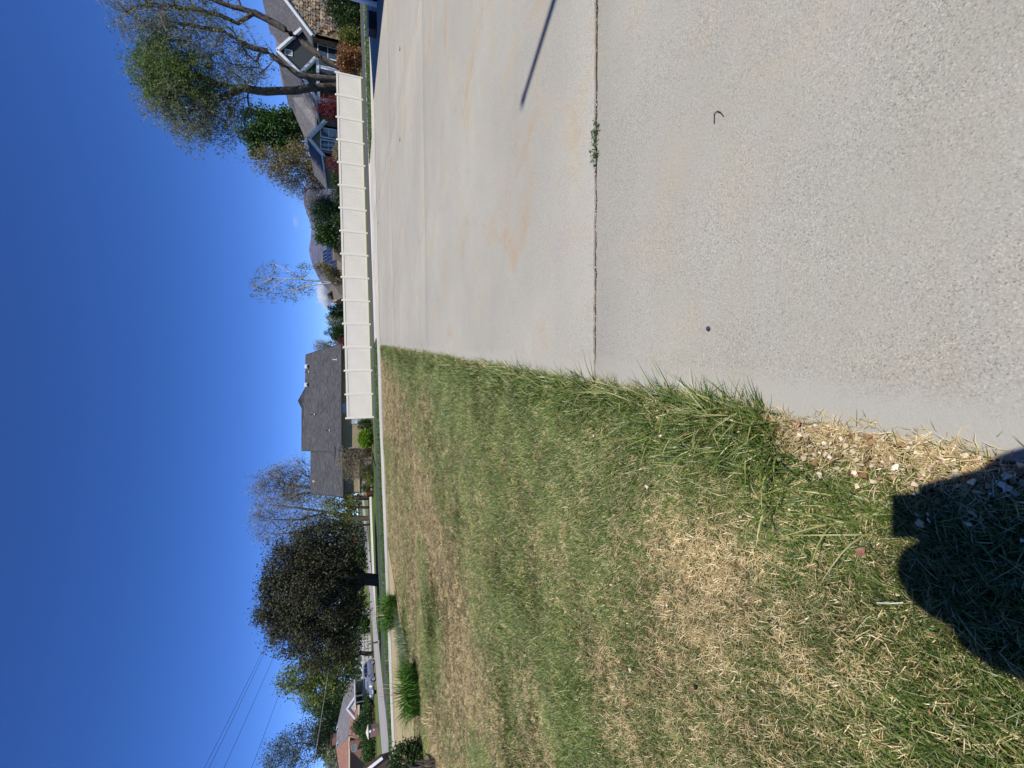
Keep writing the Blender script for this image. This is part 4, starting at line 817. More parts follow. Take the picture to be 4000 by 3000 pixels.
# two willows behind the fence
tree('willow_tree', 'willow with a straight forked trunk and bright green top behind the fence', 43,
     [(0, [(1417, 335), (1317, 339), (1214, 342), (1160, 353), (1040, 358), (943, 345), (850, 328), (780, 300), (690, 285), (610, 300)]), (0, [(943, 350), (877, 380), (823, 407), (760, 430), (680, 450)]), (-1, [(877, 380), (905, 405), (915, 425)])],
     [(690, 270, 120, 95), (610, 350, 90, 110), (720, 400, 130, 110), (850, 470, 110, 80), (900, 400, 90, 80, 1), (930, 320, 70, 60, -1), (760, 520, 70, 60), (640, 270, 90, 80, 1), (800, 300, 100, 90)], 470, (8, .18, .22, .08), L_willow, r_base=.33, seed=3, twig=(5, 1.0, .013), up=.1, hang=.35, shell=.2, fresh=(L_willowg, 690, 275, 3.5, 15), m_twig=M_barkl)
tree('willow_tree', 'willow with thick leaning limbs and thin grey foliage at the picture edge', 41,
     [(0, [(1420, 300), (1322, 262), (1263, 230), (1181, 163), (1089, 100), (997, 49), (915, 27), (834, 0), (740, -50), (640, -90), (560, -100)]), (.5, [(1410, 302), (1311, 309), (1246, 305), (1170, 293), (1105, 250), (1040, 200), (964, 179), (905, 141), (872, 119), (790, 108), (700, 90), (600, 70)]), (0, [(997, 49), (930, 90), (860, 60), (780, 40), (690, 30), (600, 10), (520, 30)])],
     [(560, 50, 110, 110), (660, 80, 110, 120), (780, 120, 120, 110), (900, 170, 110, 100), (960, 250, 80, 80), (1030, 235, 60, 60), (560, -120, 110, 120), (800, -110, 130, 120), (480, 20, 60, 90), (1010, 290, 60, 50)], 360, (5, .18, .22, .075), L_willow, r_base=.36, seed=8, twig=(7, 1.1, .014), up=.1, hang=.2, shell=.15, m_twig=M_barkl)
tree('willow_tree', 'short mossy sapling stub between the two willow trunks', 44.5, [(0, [(1420, 312), (1330, 312), (1260, 302), (1230, 298)])], [(1225, 292, 22, 18), (1200, 300, 16, 14)], 22, (14, .16, .2, .09), L_green, r_base=.28, seed=5, up=.1)
# leafy tree and its neighbour
tree('leafy_tree', 'dense bright green leafy tree behind the left gable of the craftsman house', 62, [(0, [(1400, 520), (1300, 515), (1180, 515), (1060, 510)])],
     [(1010, 480, 60, 45), (1070, 455, 70, 45), (1100, 530, 80, 60), (1010, 540, 50, 50), (1160, 500, 60, 60), (1170, 440, 40, 40), (1130, 590, 60, 40), (960, 530, 30, 30), (1000, 590, 40, 35)], 330, (40, .34, .34, .24), L_green, M_barkd, r_base=.3, seed=12, shell=.25)
tree('olive_tree', 'thin tree with tan new leaves standing between the green tree and mountain', 57, [(0, [(1410, 650), (1310, 650), (1220, 640), (1120, 640), (1050, 635)]), (0, [(1280, 648), (1200, 690), (1120, 700)]), (0, [(1260, 645), (1190, 610), (1110, 600)])],
     [(1060, 625, 60, 45), (1130, 670, 70, 50), (1190, 620, 80, 50), (1230, 690, 60, 40), (1270, 640, 50, 60)], 230, (9, .35, .24, .12), L_olive, M_barkl, r_base=.2, seed=13, twig=(5, .8, .012))
tree('bare_tree', 'small leafless tree in front of the mountain left of the tan tree', 58, [(0, [(1400, 730), (1300, 735), (1240, 735), (1180, 740)])], [(1170, 740, 40, 35), (1220, 760, 50, 35), (1250, 720, 40, 30), (1290, 740, 25, 40)], 110, (3, .3, .16, .08), L_olive, M_barkl, r_base=.11, seed=14, twig=(6, .7, .010))
tree('pine_tree', 'dark green evergreen rising over the fence below the mountain', 50, [(0, [(1400, 830), (1300, 830), (1215, 822)])], [(1225, 822, 25, 22), (1255, 815, 35, 35), (1285, 825, 40, 48), (1310, 830, 30, 55), (1240, 850, 28, 25), (1265, 790, 30, 25)], 230, (34, .22, .22, .07), L_conif, M_barkd, r_base=.14, seed=15, shell=.3)
tree('leafy_tree', 'compact bright green tree beside the solar panelled roof', 52, [(0, [(1400, 915), (1300, 915), (1250, 905)])], [(1250, 890, 22, 22), (1265, 930, 30, 24), (1295, 905, 30, 36), (1300, 945, 24, 22), (1290, 880, 26, 18)], 120, (32, .22, .24, .16), L_green, M_barkd, r_base=.1, seed=16)
tree('birch_tree', 'slender white birch with sparse tufts of leaves rising over the fence', 40, [(0, [(1410, 1108), (1325, 1108), (1250, 1098), (1150, 1090), (1070, 1085), (1020, 1105), (990, 1128)]), (0, [(1290, 1106), (1200, 1118), (1130, 1135), (1080, 1150)]), (0, [(1200, 1096), (1140, 1070), (1090, 1040), (1075, 1030)]), (0, [(1120, 1088), (1075, 1120), (1040, 1155)])],
     [(1010, 1115, 32, 40), (1050, 1150, 40, 35), (1085, 1045, 30, 25), (1060, 1080, 45, 40), (1120, 1140, 50, 35), (1180, 1120, 60, 40), (1170, 1060, 50, 30), (1140, 1165, 25, 20)], 80, (9, .13, .13, .07), leafmat('birch_leaf', (.10, .12, .045), (.19, .20, .08), .35), M_birch, r_base=.085, r_tip=.010, seed=17, twig=(3, .4, .008), up=.3, wob=.1)
bush('feathery_shrub', 'feathery yellow green shrub at the foot of the birch', 39, [(1260, 1045, 30, 14), (1290, 1065, 35, 20), (1310, 1085, 25, 25), (1245, 1038, 14, 8)], 130, (18, .12, .22, .06), L_olive, seed=18, stems=8)
bush('evergreen_shrub', 'dark evergreen shrub poking above the fence beside the shingled house', 42, [(1300, 1215, 16, 18), (1320, 1215, 25, 24), (1345, 1215, 25, 26)], 120, (26, .12, .16, .06), L_conif, seed=19)
bush('leafy_shrub', 'pale green shrub between two evergreens above the fence', 46, [(1295, 1248, 20, 18), (1320, 1250, 26, 24)], 80, (16, .16, .2, .1), L_pale, seed=20)
bush('evergreen_shrub', 'dark pointed evergreen above the fence beside the charcoal roof', 41, [(1290, 1300, 14, 10), (1310, 1300, 20, 26), (1330, 1300, 25, 32), (1350, 1300, 20, 32)], 160, (26, .12, .18, .06), L_conif, seed=21)
bush('red_shrub', 'small red leaved shrub peeking over the fence near the charcoal roof', 37, [(1332, 1333, 8, 10), (1350, 1333, 16, 14)], 40, (16, .08, .1, .06), L_red, seed=22)
tree('bare_tree', 'leafless tree peeking out behind the right end of the charcoal roof', 60, [(0, [(1400, 1372), (1320, 1372), (1280, 1370)])], [(1265, 1355, 25, 22), (1280, 1385, 26, 18), (1300, 1350, 24, 16)], 90, (4, .25, .14, .08), L_mauve, M_barkl, r_base=.12, seed=23, twig=(6, .6, .010))
bush('red_shrub', 'purple red japanese maple beside the white porch post', 42, [(1255, 425, 18, 22), (1280, 420, 28, 32), (1310, 425, 30, 40), (1345, 425, 30, 40)], 200, (22, .16, .2, .05), L_red, seed=24)
bush('red_shrub', 'dull red shrub over the fence in front of the tan tree', 40, [(1295, 650, 18, 30), (1315, 640, 22, 45), (1340, 650, 20, 45)], 130, (10, .14, .14, .06), L_red, seed=25)
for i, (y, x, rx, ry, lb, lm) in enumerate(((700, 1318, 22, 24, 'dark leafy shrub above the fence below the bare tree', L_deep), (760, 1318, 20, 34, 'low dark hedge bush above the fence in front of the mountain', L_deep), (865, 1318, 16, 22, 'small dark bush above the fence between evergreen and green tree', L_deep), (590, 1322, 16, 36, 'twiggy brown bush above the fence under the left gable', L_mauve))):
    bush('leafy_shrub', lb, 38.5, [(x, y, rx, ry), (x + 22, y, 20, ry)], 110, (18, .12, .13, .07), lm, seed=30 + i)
# trees left of the corner house
tree('bare_tree', 'tall budding tree rising behind the low wing of the charcoal roof', 60, [(0, [(1425, 1945), (1380, 1945), (1300, 1930), (1200, 1905), (1110, 1890), (1060, 1870)]), (0, [(1330, 1938), (1240, 1880), (1180, 1850)]), (0, [(1250, 1918), (1150, 1935), (1060, 1930)])],
     [(1060, 1880, 50, 45), (1150, 1840, 70, 40), (1180, 1910, 80, 55), (1110, 1930, 60, 40), (1280, 1930, 70, 50), (1030, 1920, 30, 30)], 330, (5, .35, .17, .09), L_mauve, M_bark, r_base=.32, seed=40, twig=(6, .95, .012))
tree('bare_tree', 'taller budding tree between the charcoal roof and the big dark tree', 64, [(0, [(1428, 2025), (1370, 2020), (1280, 2000), (1180, 1985), (1080, 1975), (1020, 1970)]), (0, [(1380, 2022), (1290, 2060), (1180, 2080), (1080, 2085)]), (0, [(1280, 2000), (1170, 2030), (1060, 2030)])],
     [(1040, 1985, 55, 50), (1060, 2060, 60, 50), (1130, 2110, 70, 40), (1160, 2000, 80, 60), (1240, 2060, 90, 60), (1010, 2030, 30, 40), (1280, 1990, 70, 40)], 360, (4, .38, .17, .09), L_mauve, M_bark, r_base=.36, seed=41, twig=(6, 1.0, .012))
for i, (y, yb, r_) in enumerate(((1982, 1985, .18), (2050, 2052, .14))):
    tree('young_tree', ['dark trunked tree with light green shoots beside the terracotta pot', 'second dark trunked tree with light green shoots nearer the big tree'][i], 58, [(0, [(1427, y), (1380, y), (1330, y - 8), (1290, y - 14)]), (0, [(1400, y), (1350, y + 22), (1310, y + 30)])], [(1300, y - 10, 50, 30), (1340, y + 15, 50, 36), (1370, y - 20, 30, 26)], 110, (14, .3, .2, .14), L_spring, M_barkd, r_base=r_, seed=44 + i)
tree('plum_tree', 'big round dark plum leaved tree on the green lawn by the street', 35.5,
     [(0, [(1478, 2268), (1440, 2262), (1405, 2258), (1350, 2265), (1270, 2290), (1180, 2310)]), (0, [(1425, 2260), (1370, 2200), (1300, 2140), (1230, 2110)]), (0, [(1420, 2262), (1360, 2340), (1290, 2430), (1230, 2490)]), (-1.2, [(1400, 2258), (1330, 2250), (1240, 2230)]), (1.2, [(1400, 2258), (1330, 2340), (1220, 2380)])],
     [(1110, 2330, 85, 120), (1150, 2210, 95, 95), (1240, 2110, 95, 80), (1310, 2090, 60, 60), (1170, 2440, 100, 100), (1270, 2510, 100, 80), (1330, 2330, 70, 190), (1240, 2310, 120, 190), (1340, 2180, 60, 100), (1360, 2460, 40, 100), (1070, 2270, 40, 60), (1080, 2400, 45, 60), (1340, 2570, 50, 40), (1035, 2320, 28, 22), (1045, 2250, 28, 20), (1045, 2390, 28, 22), (1080, 2480, 40, 22), (1125, 2560, 36, 26), (1190, 2590, 36, 22), (1090, 2140, 40, 24), (1200, 2040, 36, 20), (1385, 2110, 35, 70), (1390, 2330, 30, 140), (1395, 2230, 22, 60)], 1150, (34, .24, .16, .10), L_dark, M_barkd, r_base=.45, seed=50, shell=.3, up=.1, wob=.1, kmax=10, twig=(2, .6, .010))
tree('leafy_tree', 'yellow green tree spreading behind the big dark plum tree', 66, [(0, [(1447, 2553), (1411, 2552), (1350, 2570), (1280, 2600), (1200, 2620)])], [(1190, 2640, 90, 60), (1280, 2600, 80, 70), (1250, 2690, 80, 50), (1340, 2640, 55, 60), (1330, 2550, 60, 60), (1120, 2640, 40, 40), (1350, 2480, 40, 90)], 420, (26, .45, .30, .22), L_spring, M_barkd, r_base=.3, seed=51)
tree('spruce_tree', 'dark conifer behind the grey roof of the brick house', 100, [(0, [(1430, 2730), (1330, 2730), (1200, 2735)])], [(1200, 2740, 30, 25), (1250, 2740, 50, 45), (1310, 2730, 50, 60), (1340, 2710, 40, 50)], 260, (30, .5, .45, .16), L_conif, M_barkd, r_base=.3, seed=52)
tree('leafy_tree', 'soft green tree rising behind the ridge of the brick house', 104, [(0, [(1430, 2800), (1330, 2800), (1260, 2795)])], [(1250, 2770, 40, 40), (1290, 2800, 50, 50), (1270, 2840, 40, 40), (1320, 2760, 40, 40)], 230, (20, .6, .42, .3), leafmat('soft_leaf', (.07, .11, .045), (.12, .17, .07), .3), M_bark, r_base=.3, seed=53)
tree('leafy_tree', 'light green tree behind the chimney of the brick house', 98, [(0, [(1430, 2880), (1330, 2880), (1270, 2880)])], [(1260, 2860, 30, 40), (1280, 2900, 40, 50), (1300, 2940, 30, 40)], 190, (22, .5, .4, .28), L_spring, M_bark, r_base=.25, seed=54)
tree('leafy_tree', 'grey green tree at the lower edge beside the brick house roof', 90, [(0, [(1440, 2970), (1340, 2965), (1310, 2960)])], [(1300, 2950, 30, 30), (1320, 2985, 40, 40), (1360, 2975, 40, 40), (1390, 3000, 40, 30)], 200, (22, .4, .34, .22), L_pale, M_bark, r_base=.22, seed=55)
tree('airy_tree', 'tall airy tree with thin foliage against the sky near the wires', 95, [(0, [(1430, 2930), (1330, 2930), (1250, 2920), (1180, 2900), (1120, 2910)])], [(1080, 2950, 40, 60), (1140, 2900, 50, 50), (1200, 2870, 50, 40), (1200, 2950, 50, 40), (1120, 3010, 60, 40), (1250, 2900, 30, 50)], 200, (7, .5, .34, .2), leafmat('airy_leaf', (.06, .085, .045), (.11, .14, .08), .3), M_bark, r_base=.2, seed=56, twig=(4, 1.1, .014))
for i, (Y, lobes, lb, lm) in enumerate(((92, [(1395, 2075, 26, 45), (1408, 2110, 16, 40)], 'blue green trees far down the cross street', leafmat('blue_green_leaf', (.05, .085, .06), (.09, .13, .095), .2)), (92, [(1390, 2160, 28, 40), (1405, 2190, 18, 40)], 'dim green thicket far behind the trash bin', L_deep), (80, [(1385, 2370, 25, 40), (1400, 2350, 14, 30)], 'yellow green tree behind the plum tree trunk', L_spring), (86, [(1418, 2440, 8, 30), (1425, 2425, 6, 25)], 'low green hedge in front of the white wall', L_green))):
    bush('distant_tree' if i < 3 else 'hedge', lb, Y, lobes, 120, (22, .4, .38, .22), lm, seed=60 + i, cat='tree' if i < 3 else 'hedge', stems=5)
# shrubs in front of the corner house
bush('round_shrub', 'round lime green shrub in front of the stucco wall', 36.6, [(1428, 1712, 24, 32), (1432, 1712, 22, 34), (1415, 1712, 12, 22)], 420, (20, .06, .12, .07), L_lime, seed=70, shell=.75, out=2)
bush('juniper_shrub', 'ragged dark juniper under the electric meter', 37.0, [(1425, 1660, 22, 20), (1440, 1665, 16, 26)], 130, (18, .1, .12, .05), L_deep, seed=71)
tree('bare_shrub', 'sprawling leafless purple brown shrub against the garage wing', 37.4, [(0, [(1456, 1800), (1430, 1798), (1400, 1790)]), (0, [(1456, 1800), (1425, 1825), (1390, 1845)])], [(1370, 1790, 45, 35), (1390, 1830, 45, 45), (1420, 1770, 30, 30), (1420, 1810, 35, 50), (1350, 1800, 25, 30)], 330, (2, .1, .09, .05), L_mauve, mat('purple_twig', (.17, .12, .11), .9, .2), r_base=.06, r_tip=.008, seed=72, cat='shrub', twig=(5, .45, .007), step=.25)
bush('low_shrub', 'low yellow green shrub before the stone wainscot', 37.2, [(1432, 1850, 18, 26), (1444, 1860, 12, 34)], 130, (14, .1, .12, .06), L_spring, seed=73)
bush('low_shrub', 'small dark shrub at the foot of the stone wainscot', 38.6, [(1428, 1905, 12, 16), (1436, 1905, 8, 18)], 60, (14, .08, .1, .06), L_deep, seed=74)
# planting at the right end of the fence
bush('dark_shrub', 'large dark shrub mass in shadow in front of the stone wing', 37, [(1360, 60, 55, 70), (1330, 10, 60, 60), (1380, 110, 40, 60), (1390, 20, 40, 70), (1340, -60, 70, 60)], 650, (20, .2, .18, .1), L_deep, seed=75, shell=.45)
bush('mixed_shrub', 'yellow green shrub beside the orange flowering shrub', 36.2, [(1365, 160, 32, 40), (1395, 180, 28, 40), (1345, 140, 14, 20)], 300, (18, .12, .13, .08), leafmat('gold_green_leaf', (.07, .10, .02), (.20, .22, .05), .3), seed=76)
bush('flowering_shrub', 'orange red flowering shrub with cream blooms at the fence end', 35.6, [(1350, 225, 26, 45), (1380, 240, 30, 38), (1345, 260, 22, 30), (1405, 235, 18, 35)], 380, (16, .12, .12, .08), L_rust, seed=77)
# shrubs at the brick house
bush('conifer_shrub', 'dark spreading conifer in front of the brick projection', 66, [(1410, 2835, 22, 24), (1425, 2820, 20, 28), (1435, 2790, 14, 26), (1400, 2845, 20, 16)], 260, (20, .3, .26, .1), L_conif, seed=80)
bush('hedge', 'long dark hedge along the brick house front', 64, [(1440, 2900, 16, 35), (1440, 2945, 18, 30), (1425, 2870, 16, 20), (1445, 2860, 14, 25)], 300, (18, .25, .24, .12), L_green, seed=81, cat='hedge')
bush('low_shrub', 'light green low shrubs along the brick house lawn', 66, [(1435, 2750, 6, 30), (1438, 2790, 6, 20)], 90, (16, .16, .18, .1), L_green, seed=82)
# dark bush at the edge of the near lawn
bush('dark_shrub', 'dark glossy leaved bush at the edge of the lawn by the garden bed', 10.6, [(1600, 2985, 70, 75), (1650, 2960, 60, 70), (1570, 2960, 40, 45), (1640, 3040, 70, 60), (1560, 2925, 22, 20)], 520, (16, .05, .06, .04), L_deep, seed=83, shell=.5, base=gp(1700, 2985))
# arching lily clumps in the bed
def arch_clump(name, label, base, n, ln, wd, m, seed, lean=1.0, group=None, cat='plant', dry=0, spr=.16):
    r = np.random.RandomState(seed); t = thing(name, label, cat, base, group); V = []; Q = []; seg = 7
    for i in range(n):
        a = r.rand() * 6.283; rad = spr * ln * math.sqrt(r.rand()); b = np.array(base) + (rad * math.cos(a) * 1.3, rad * math.sin(a) * 1.3, -.02); a += r.normal(0, .4); L = ln * r.uniform(.35, 1.15); out = lean * r.uniform(.25, 1.0); d = np.array([math.cos(a), math.sin(a), 0]); s = np.array([-math.sin(a), math.cos(a), 0]); k0 = len(V)
        for j in range(seg + 1):
            u = j / seg; z = L * (u - .62 * out * u * u * u); x = L * out * u * u * .75; w_ = wd * (1 - u ** 2.2) * r.uniform(.9, 1.1) + .0008; c = b + d * x + (0, 0, max(z, 0)); V += [c - s * w_ / 2 + (0, 0, .15 * w_), c, c + s * w_ / 2 + (0, 0, .15 * w_)]
        Q += [(k0 + 3 * j + e, k0 + 3 * j + e + 1, k0 + 3 * j + e + 4, k0 + 3 * j + e + 3) for j in range(seg) for e in (0, 1)]
    rawobj('leaf_blades', V, Q, m, t, True)
    if dry:
        mb = MB()
        for i in range(dry):
            a = r.rand() * 6.283; o = r.uniform(.1, .5) * ln; b = np.array(base) + (r.normal(0, .1), r.normal(0, .1), 0); e = b + (o * math.cos(a), o * math.sin(a), ln * r.uniform(.6, 1.25)); mb.tube([b, (b + e) / 2 + (0, 0, .06), e], [.006, .005, .003], 4)
        mb.build('dry_stalk', M_straw, t)
    return t
L_lily = leafmat('lily_leaf', (.05, .13, .018), (.13, .26, .045), .35)
L_greyg = leafmat('grey_grass_leaf', (.10, .15, .09), (.19, .24, .15), .3)
c1 = gp(1548, 2385); c1[2] = g(c1[0], c1[1]); c2 = gp(1628, 2690); c2[2] = g(c2[0], c2[1])
arch_clump('lily_clump', 'arching green lily clump with pale dry stalks nearer the plum tree', c1 + (0, 0, 0), 620, 1.0, .03, L_lily, 1, 1.2, 'lily clumps in the garden bed', dry=14, spr=.45)
arch_clump('lily_clump', 'larger arching green lily clump with pale dry stalks in front of the parked car', c2, 760, .80, .026, L_lily, 2, 1.3, 'lily clumps in the garden bed', dry=18, spr=.55)
for i, (x, y) in enumerate(((1560, 2450), (1572, 2500), (1590, 2545), (1580, 2590))):
    c = gp(x, y); c[2] = g(c[0], c[1]); arch_clump('tall_grass_tuft', ['grey green grass tuft touching the smaller lily clump', 'grey green grass tuft, second from the smaller lily clump', 'grey green grass tuft, third from the smaller lily clump', 'grey green grass tuft nearest the larger lily clump'][i], c, 260, .42, .010, L_greyg, 10 + i, 1.2, 'grass tufts between the lily clumps', 'grass tuft', spr=1.1)
for i, (x, y) in enumerate(((1690, 2790), (1672, 2830), (1700, 2880))):
    c = gp(x, y); c[2] = g(c[0], c[1]); arch_clump('dry_grass_tuft', ['pale dry grass tuft beside the larger lily clump', 'middle pale dry grass tuft in the tan bed', 'pale dry grass tuft closest to the dark glossy bush'][i], c, 45, .26, .008, M_straw, 20 + i, 1.3, 'dry tufts in the garden bed', 'grass tuft', spr=.8)

# ------------------------------------------------------------------ cars
M_tyre = mat('tyre_rubber', (.02, .02, .021), .8); M_rim = mat('alloy_rim', (.55, .56, .58), .3, .05, metal=.7); M_lamp = mat('headlamp', (.7, .72, .74), .1, .05, spec=.6); M_chrome = mat('chrome', (.7, .7, .72), .12, .03, metal=1); M_blackp = mat('black_trim', (.015, .015, .016), .5)
def car(name, label, org, fwd, paint, L=4.75, W=1.84, H=1.47, cat='car', roof_back=.86, group=None):
    org = np.array(org, float); f = U((*fwd, 0)); l = np.array([-f[1], f[0], 0]); z_ = np.array([0, 0, 1.]); T = lambda x, y, z: org + f * x + l * y + z_ * z
    t = thing(name, label, cat, org, group)
    # lofted body: stations along the length, ring from sill over bonnet/roof to sill
    S = [(-.5, .62, .35, .60), (-.485, .80, .30, .86), (-.40, .88, .24, .97), (-.28, .92, .22, .99), (0, .92, .20, .97), (.2, .92, .20, .95), (.30, .90, .22, .90), (.42, .86, .24, .80), (.475, .78, .28, .70), (.5, .62, .36, .58)]
    V = []; Q = []; k = 10
    for (u, w_, zb_, zt) in S:
        w_ = w_ * W / 1.84; ring = [(-w_ * .86, zb_), (-w_, zb_ + .12), (-w_ * 1.0, zb_ + (zt - zb_) * .62), (-w_ * .93, zt - .03), (-w_ * .6, zt + .015), (w_ * .6, zt + .015), (w_ * .93, zt - .03), (w_, zb_ + (zt - zb_) * .62), (w_, zb_ + .12), (w_ * .86, zb_)]
        V += [T(u * L, y, z * H / 1.47) for y, z in ring]
    n = len(S); Q = [(i * k + j, (i + 1) * k + j, (i + 1) * k + (j + 1) % k, i * k + (j + 1) % k) for i in range(n - 1) for j in range(k)]
    mb = MB(); mb.add(V, Q + [tuple(range(k)), tuple(range((n - 1) * k, n * k))[::-1]]); body = mb.build('body', paint, t, True)
    # greenhouse
    Sg = [(-.47, .74, .95, .98), (-.43, .76, .95, 1.22), (-.36, .72, .95, 1.42), (-.2, .68, .95, 1.47), (0, .68, .95, 1.465), (.1, .68, .94, 1.40), (.19, .72, .92, 1.2), (.28, .78, .90, .93)]
    V = []; k2 = 6
    for (u, w_, zb_, zt) in Sg: wl = .80 * W / 1.84; V += [T(u * L, y, z * H / 1.47) for y, z in ((-wl, zb_), (-w_ + .0, zt - .06 if zt > 1 else zt), (-w_ * .8, zt), (w_ * .8, zt), (w_, zt - .06 if zt > 1 else zt), (wl, zb_))]
    n = len(Sg); Q = [(i * k2 + j, (i + 1) * k2 + j, (i + 1) * k2 + j + 1, i * k2 + j + 1) for i in range(n - 1) for j in range(k2 - 1)]
    MB().add(V, Q).build('cabin', paint, t, True); gl = glassmat('car_glass', (.012, .016, .03))
    hh = H / 1.47
    def pane(pts, nm): MB().slab([T(*p) for p in pts], .012, n=(0, 0, -1)).build(nm, gl, t)
    pane([(.27 * L, -.66, .965 * hh), (.27 * L, .66, .965 * hh), (.108 * L, .58, 1.405 * hh), (.108 * L, -.58, 1.405 * hh)], 'windshield')
    pane([(-.455 * L, .64, 1.06 * hh), (-.455 * L, -.64, 1.06 * hh), (-.372 * L, -.58, 1.40 * hh), (-.372 * L, .58, 1.40 * hh)], 'rear_window')
    for s in (1, -1):
        for a, b_ in ((-.36, -.2), (-.185, 0.005), (.02, .17)):
            top = lambda u: 1.37 if u < .08 else 1.18
            MB().slab([T(a * L, s * .812, .985 * hh), T(b_ * L, s * .812, .97 * hh), T((b_ - (.06 if b_ > .1 else 0)) * L, s * .735, (1.36 if b_ < .1 else 1.30) * hh), T(a * L, s * .735, (1.37 if a > -.3 else 1.27) * hh)], .01, n=(0, 0, -1)).build('side_window', gl, t)
        MB().box(T(.17 * L, s * 1.0, 1.0 * hh), (.2, .2, .13)).build('mirror', paint, t, bevel=.03)
        MB().tube([T(.435 * L, s * .62, .70 * hh), T(.487 * L, s * .60, .66 * hh)], [.13, .12], 8).build('headlight', M_lamp, t)
        for a in (-.19, .02): MB().box(T(a * L + .02, s * .925, .80 * hh), (.12, .03, .03)).build('door_handle', M_chrome, t)
        for u in (-.305, .305):
            c = T(u * L, s * .80, .33); o = MB().tube([c - l * s * .02, c + l * s * .125], .335, 18).build('wheel', M_tyre, t); MB().tube([c + l * s * .10, c + l * s * .135], .22, 12).build('rim', M_rim, o)
    MB().box(T(.492 * L, 0, .56 * hh), (.07, .07, .07)).build('badge', M_chrome, t)
    fr = np.stack([f, l, z_], 1); MB().box(T(.487 * L, 0, .56 * hh), (.06, 1.05, .12), rot=fr).build('grille', M_blackp, t); MB().box(T(.485 * L, 0, .36 * hh), (.10, 1.3, .10), rot=fr).build('lower_intake', M_blackp, t); MB().box(T(.497 * L, 0, .46 * hh), (.03, .5, .11), rot=fr).build('number_plate', M_trim, t)
    return t
M_silver = mat('silver_blue_paint', (.26, .28, .32), .25, .05, 1., spec=.6, metal=.4, coat=.6); M_blackcar = mat('black_paint', (.02, .022, .026), .2, .05, spec=.6, coat=.5)
fwheel = gp(1469, 2652); hd = np.array([-.10, -1.0]); hd /= np.linalg.norm(hd); lf = np.array([-hd[1], hd[0]])
co_ = fwheel[:2] - hd * 4.7 * .305 - lf * .85
car('parked_car', 'silver blue hatchback parked facing the viewer on the cross street', (co_[0], co_[1], float(g(*co_)) - .02), hd, M_silver, 4.7, 1.86, 1.5)
cq = at(1436, 2735, 69); car('parked_car', 'black car under the carport of the brick house', (cq[0] + .6, 70.5, float(g(cq[0], 70.5)) - .08), (.75, -.55), M_blackcar, 5.0, 1.95, 1.75)
cq = at(1428, 2208, 108); car('parked_car', 'dark van far down the cross street beyond the plum tree trunk', (cq[0], 110, float(g(cq[0], 110)) - .05), (.2, -1), M_blackcar, 5.2, 2.0, 2.0)
# ------------------------------------------------------------------ brick mailbox pillar
mp_ = gp(1478, 2858); mp_[2] = g(mp_[0], mp_[1]); mx_, my_, mz_ = mp_
ml = thing('mailbox_pillar', 'red brick mailbox pillar with pale pyramid cap by the cross street', 'mailbox', mp_)
add_uv(MB().box((mx_, my_ + .4, mz_ + .52), (.95, .7, 1.08)).build('pillar', brickmat('pillar_brick', (.15, .06, .06), (.22, .10, .09), (.3, .27, .25)), ml))
cp = MB(); h_ = .56; cp.box((mx_, my_ + .4, mz_ + 1.09), (1.12, .86, .06)); cp.add([(mx_ - .55, my_ - .02, mz_ + 1.12), (mx_ + .55, my_ - .02, mz_ + 1.12), (mx_ + .55, my_ + .82, mz_ + 1.12), (mx_ - .55, my_ + .82, mz_ + 1.12), (mx_, my_ + .4, mz_ + 1.36)], [(0, 1, 4), (1, 2, 4), (2, 3, 4), (3, 0, 4)]); cp.build('cap', M_white, ml)
MB().box((mx_ + .3, my_ + .03, mz_ + .9), (.26, .06, .24)).build('mailbox_door', M_trim, ml); MB().box((mx_ + .34, my_ + .035, mz_ + .48), (.2, .04, .16)).build('number_plaque', M_cream, ml)
# ------------------------------------------------------------------ posts and signs
def post(name, label, base, h_, r_, m, cat='post', hook=False):
    base = np.array(base, float); base[2] = g(base[0], base[1]); t = thing(name, label, cat, base); pts = [base + (0, 0, -.05), base + (0, 0, h_ * .8), base + (0, 0, h_)]
    if hook: pts += [base + (-.05, 0, h_ + .06), base + (-.16, 0, h_ + .05), base + (-.2, 0, h_ - .04)]
    MB().tube(pts, [r_ * 1.1] + [r_] * (len(pts) - 1), 8).build('shaft', m, t, True); MB().tube([base + (0, 0, -.02), base + (0, 0, .06)], r_ * 2, 8).build('footing', M_white, t); return t
M_galv = mat('weathered_grey_metal', (.17, .165, .16), .6, .15, 6)
post('bollard', 'grey metal bollard with bent top in front of the white block wall', gp(1480, 2507), .95, .065, M_galv, 'bollard', True)
post('marker_post', 'thin pale marker post behind the parked silver car', gp(1461, 2572), .75, .045, M_trim)
def sign(name, label, base, h_, w_, sh, m, octo=False):
    base = np.array(base, float); base[2] = g(base[0], base[1]); t = thing(name, label, 'sign', base); MB().tube([base + (0, 0, -.1), base + (0, 0, h_)], .035, 6).build('pole', M_galv, t); mb = MB(); c = base + (0, -.05, h_ - sh / 2)
    if octo: mb.slab([c + (w_ / 2 * 1.08 * math.cos(math.pi / 8 + i * math.pi / 4), 0, w_ / 2 * 1.08 * math.sin(math.pi / 8 + i * math.pi / 4)) for i in range(8)], .02, n=(0, 1, 0))
    else: mb.box(c, (w_, .03, sh))
    mb.build('plate', m, t); return t
s0 = at(1434, 2080, 84); sign('street_sign', 'tall white sign on a post by the cross street under the plum tree', s0, 3.1, .3, 1.3, mat('sign_white', (.72, .78, .84), .4), False)
s0 = at(1436, 2105, 84); sign('stop_sign', 'red octagonal road sign on a thin post by the cross street', s0, 2.5, .72, .72, mat('sign_red', (.40, .03, .025), .4), True)
s0 = at(1420, 2157, 100); sign('road_sign', 'small white square sign far down the cross street', s0, 2.1, .6, .7, mat('sign_grey_white', (.6, .62, .64), .4))
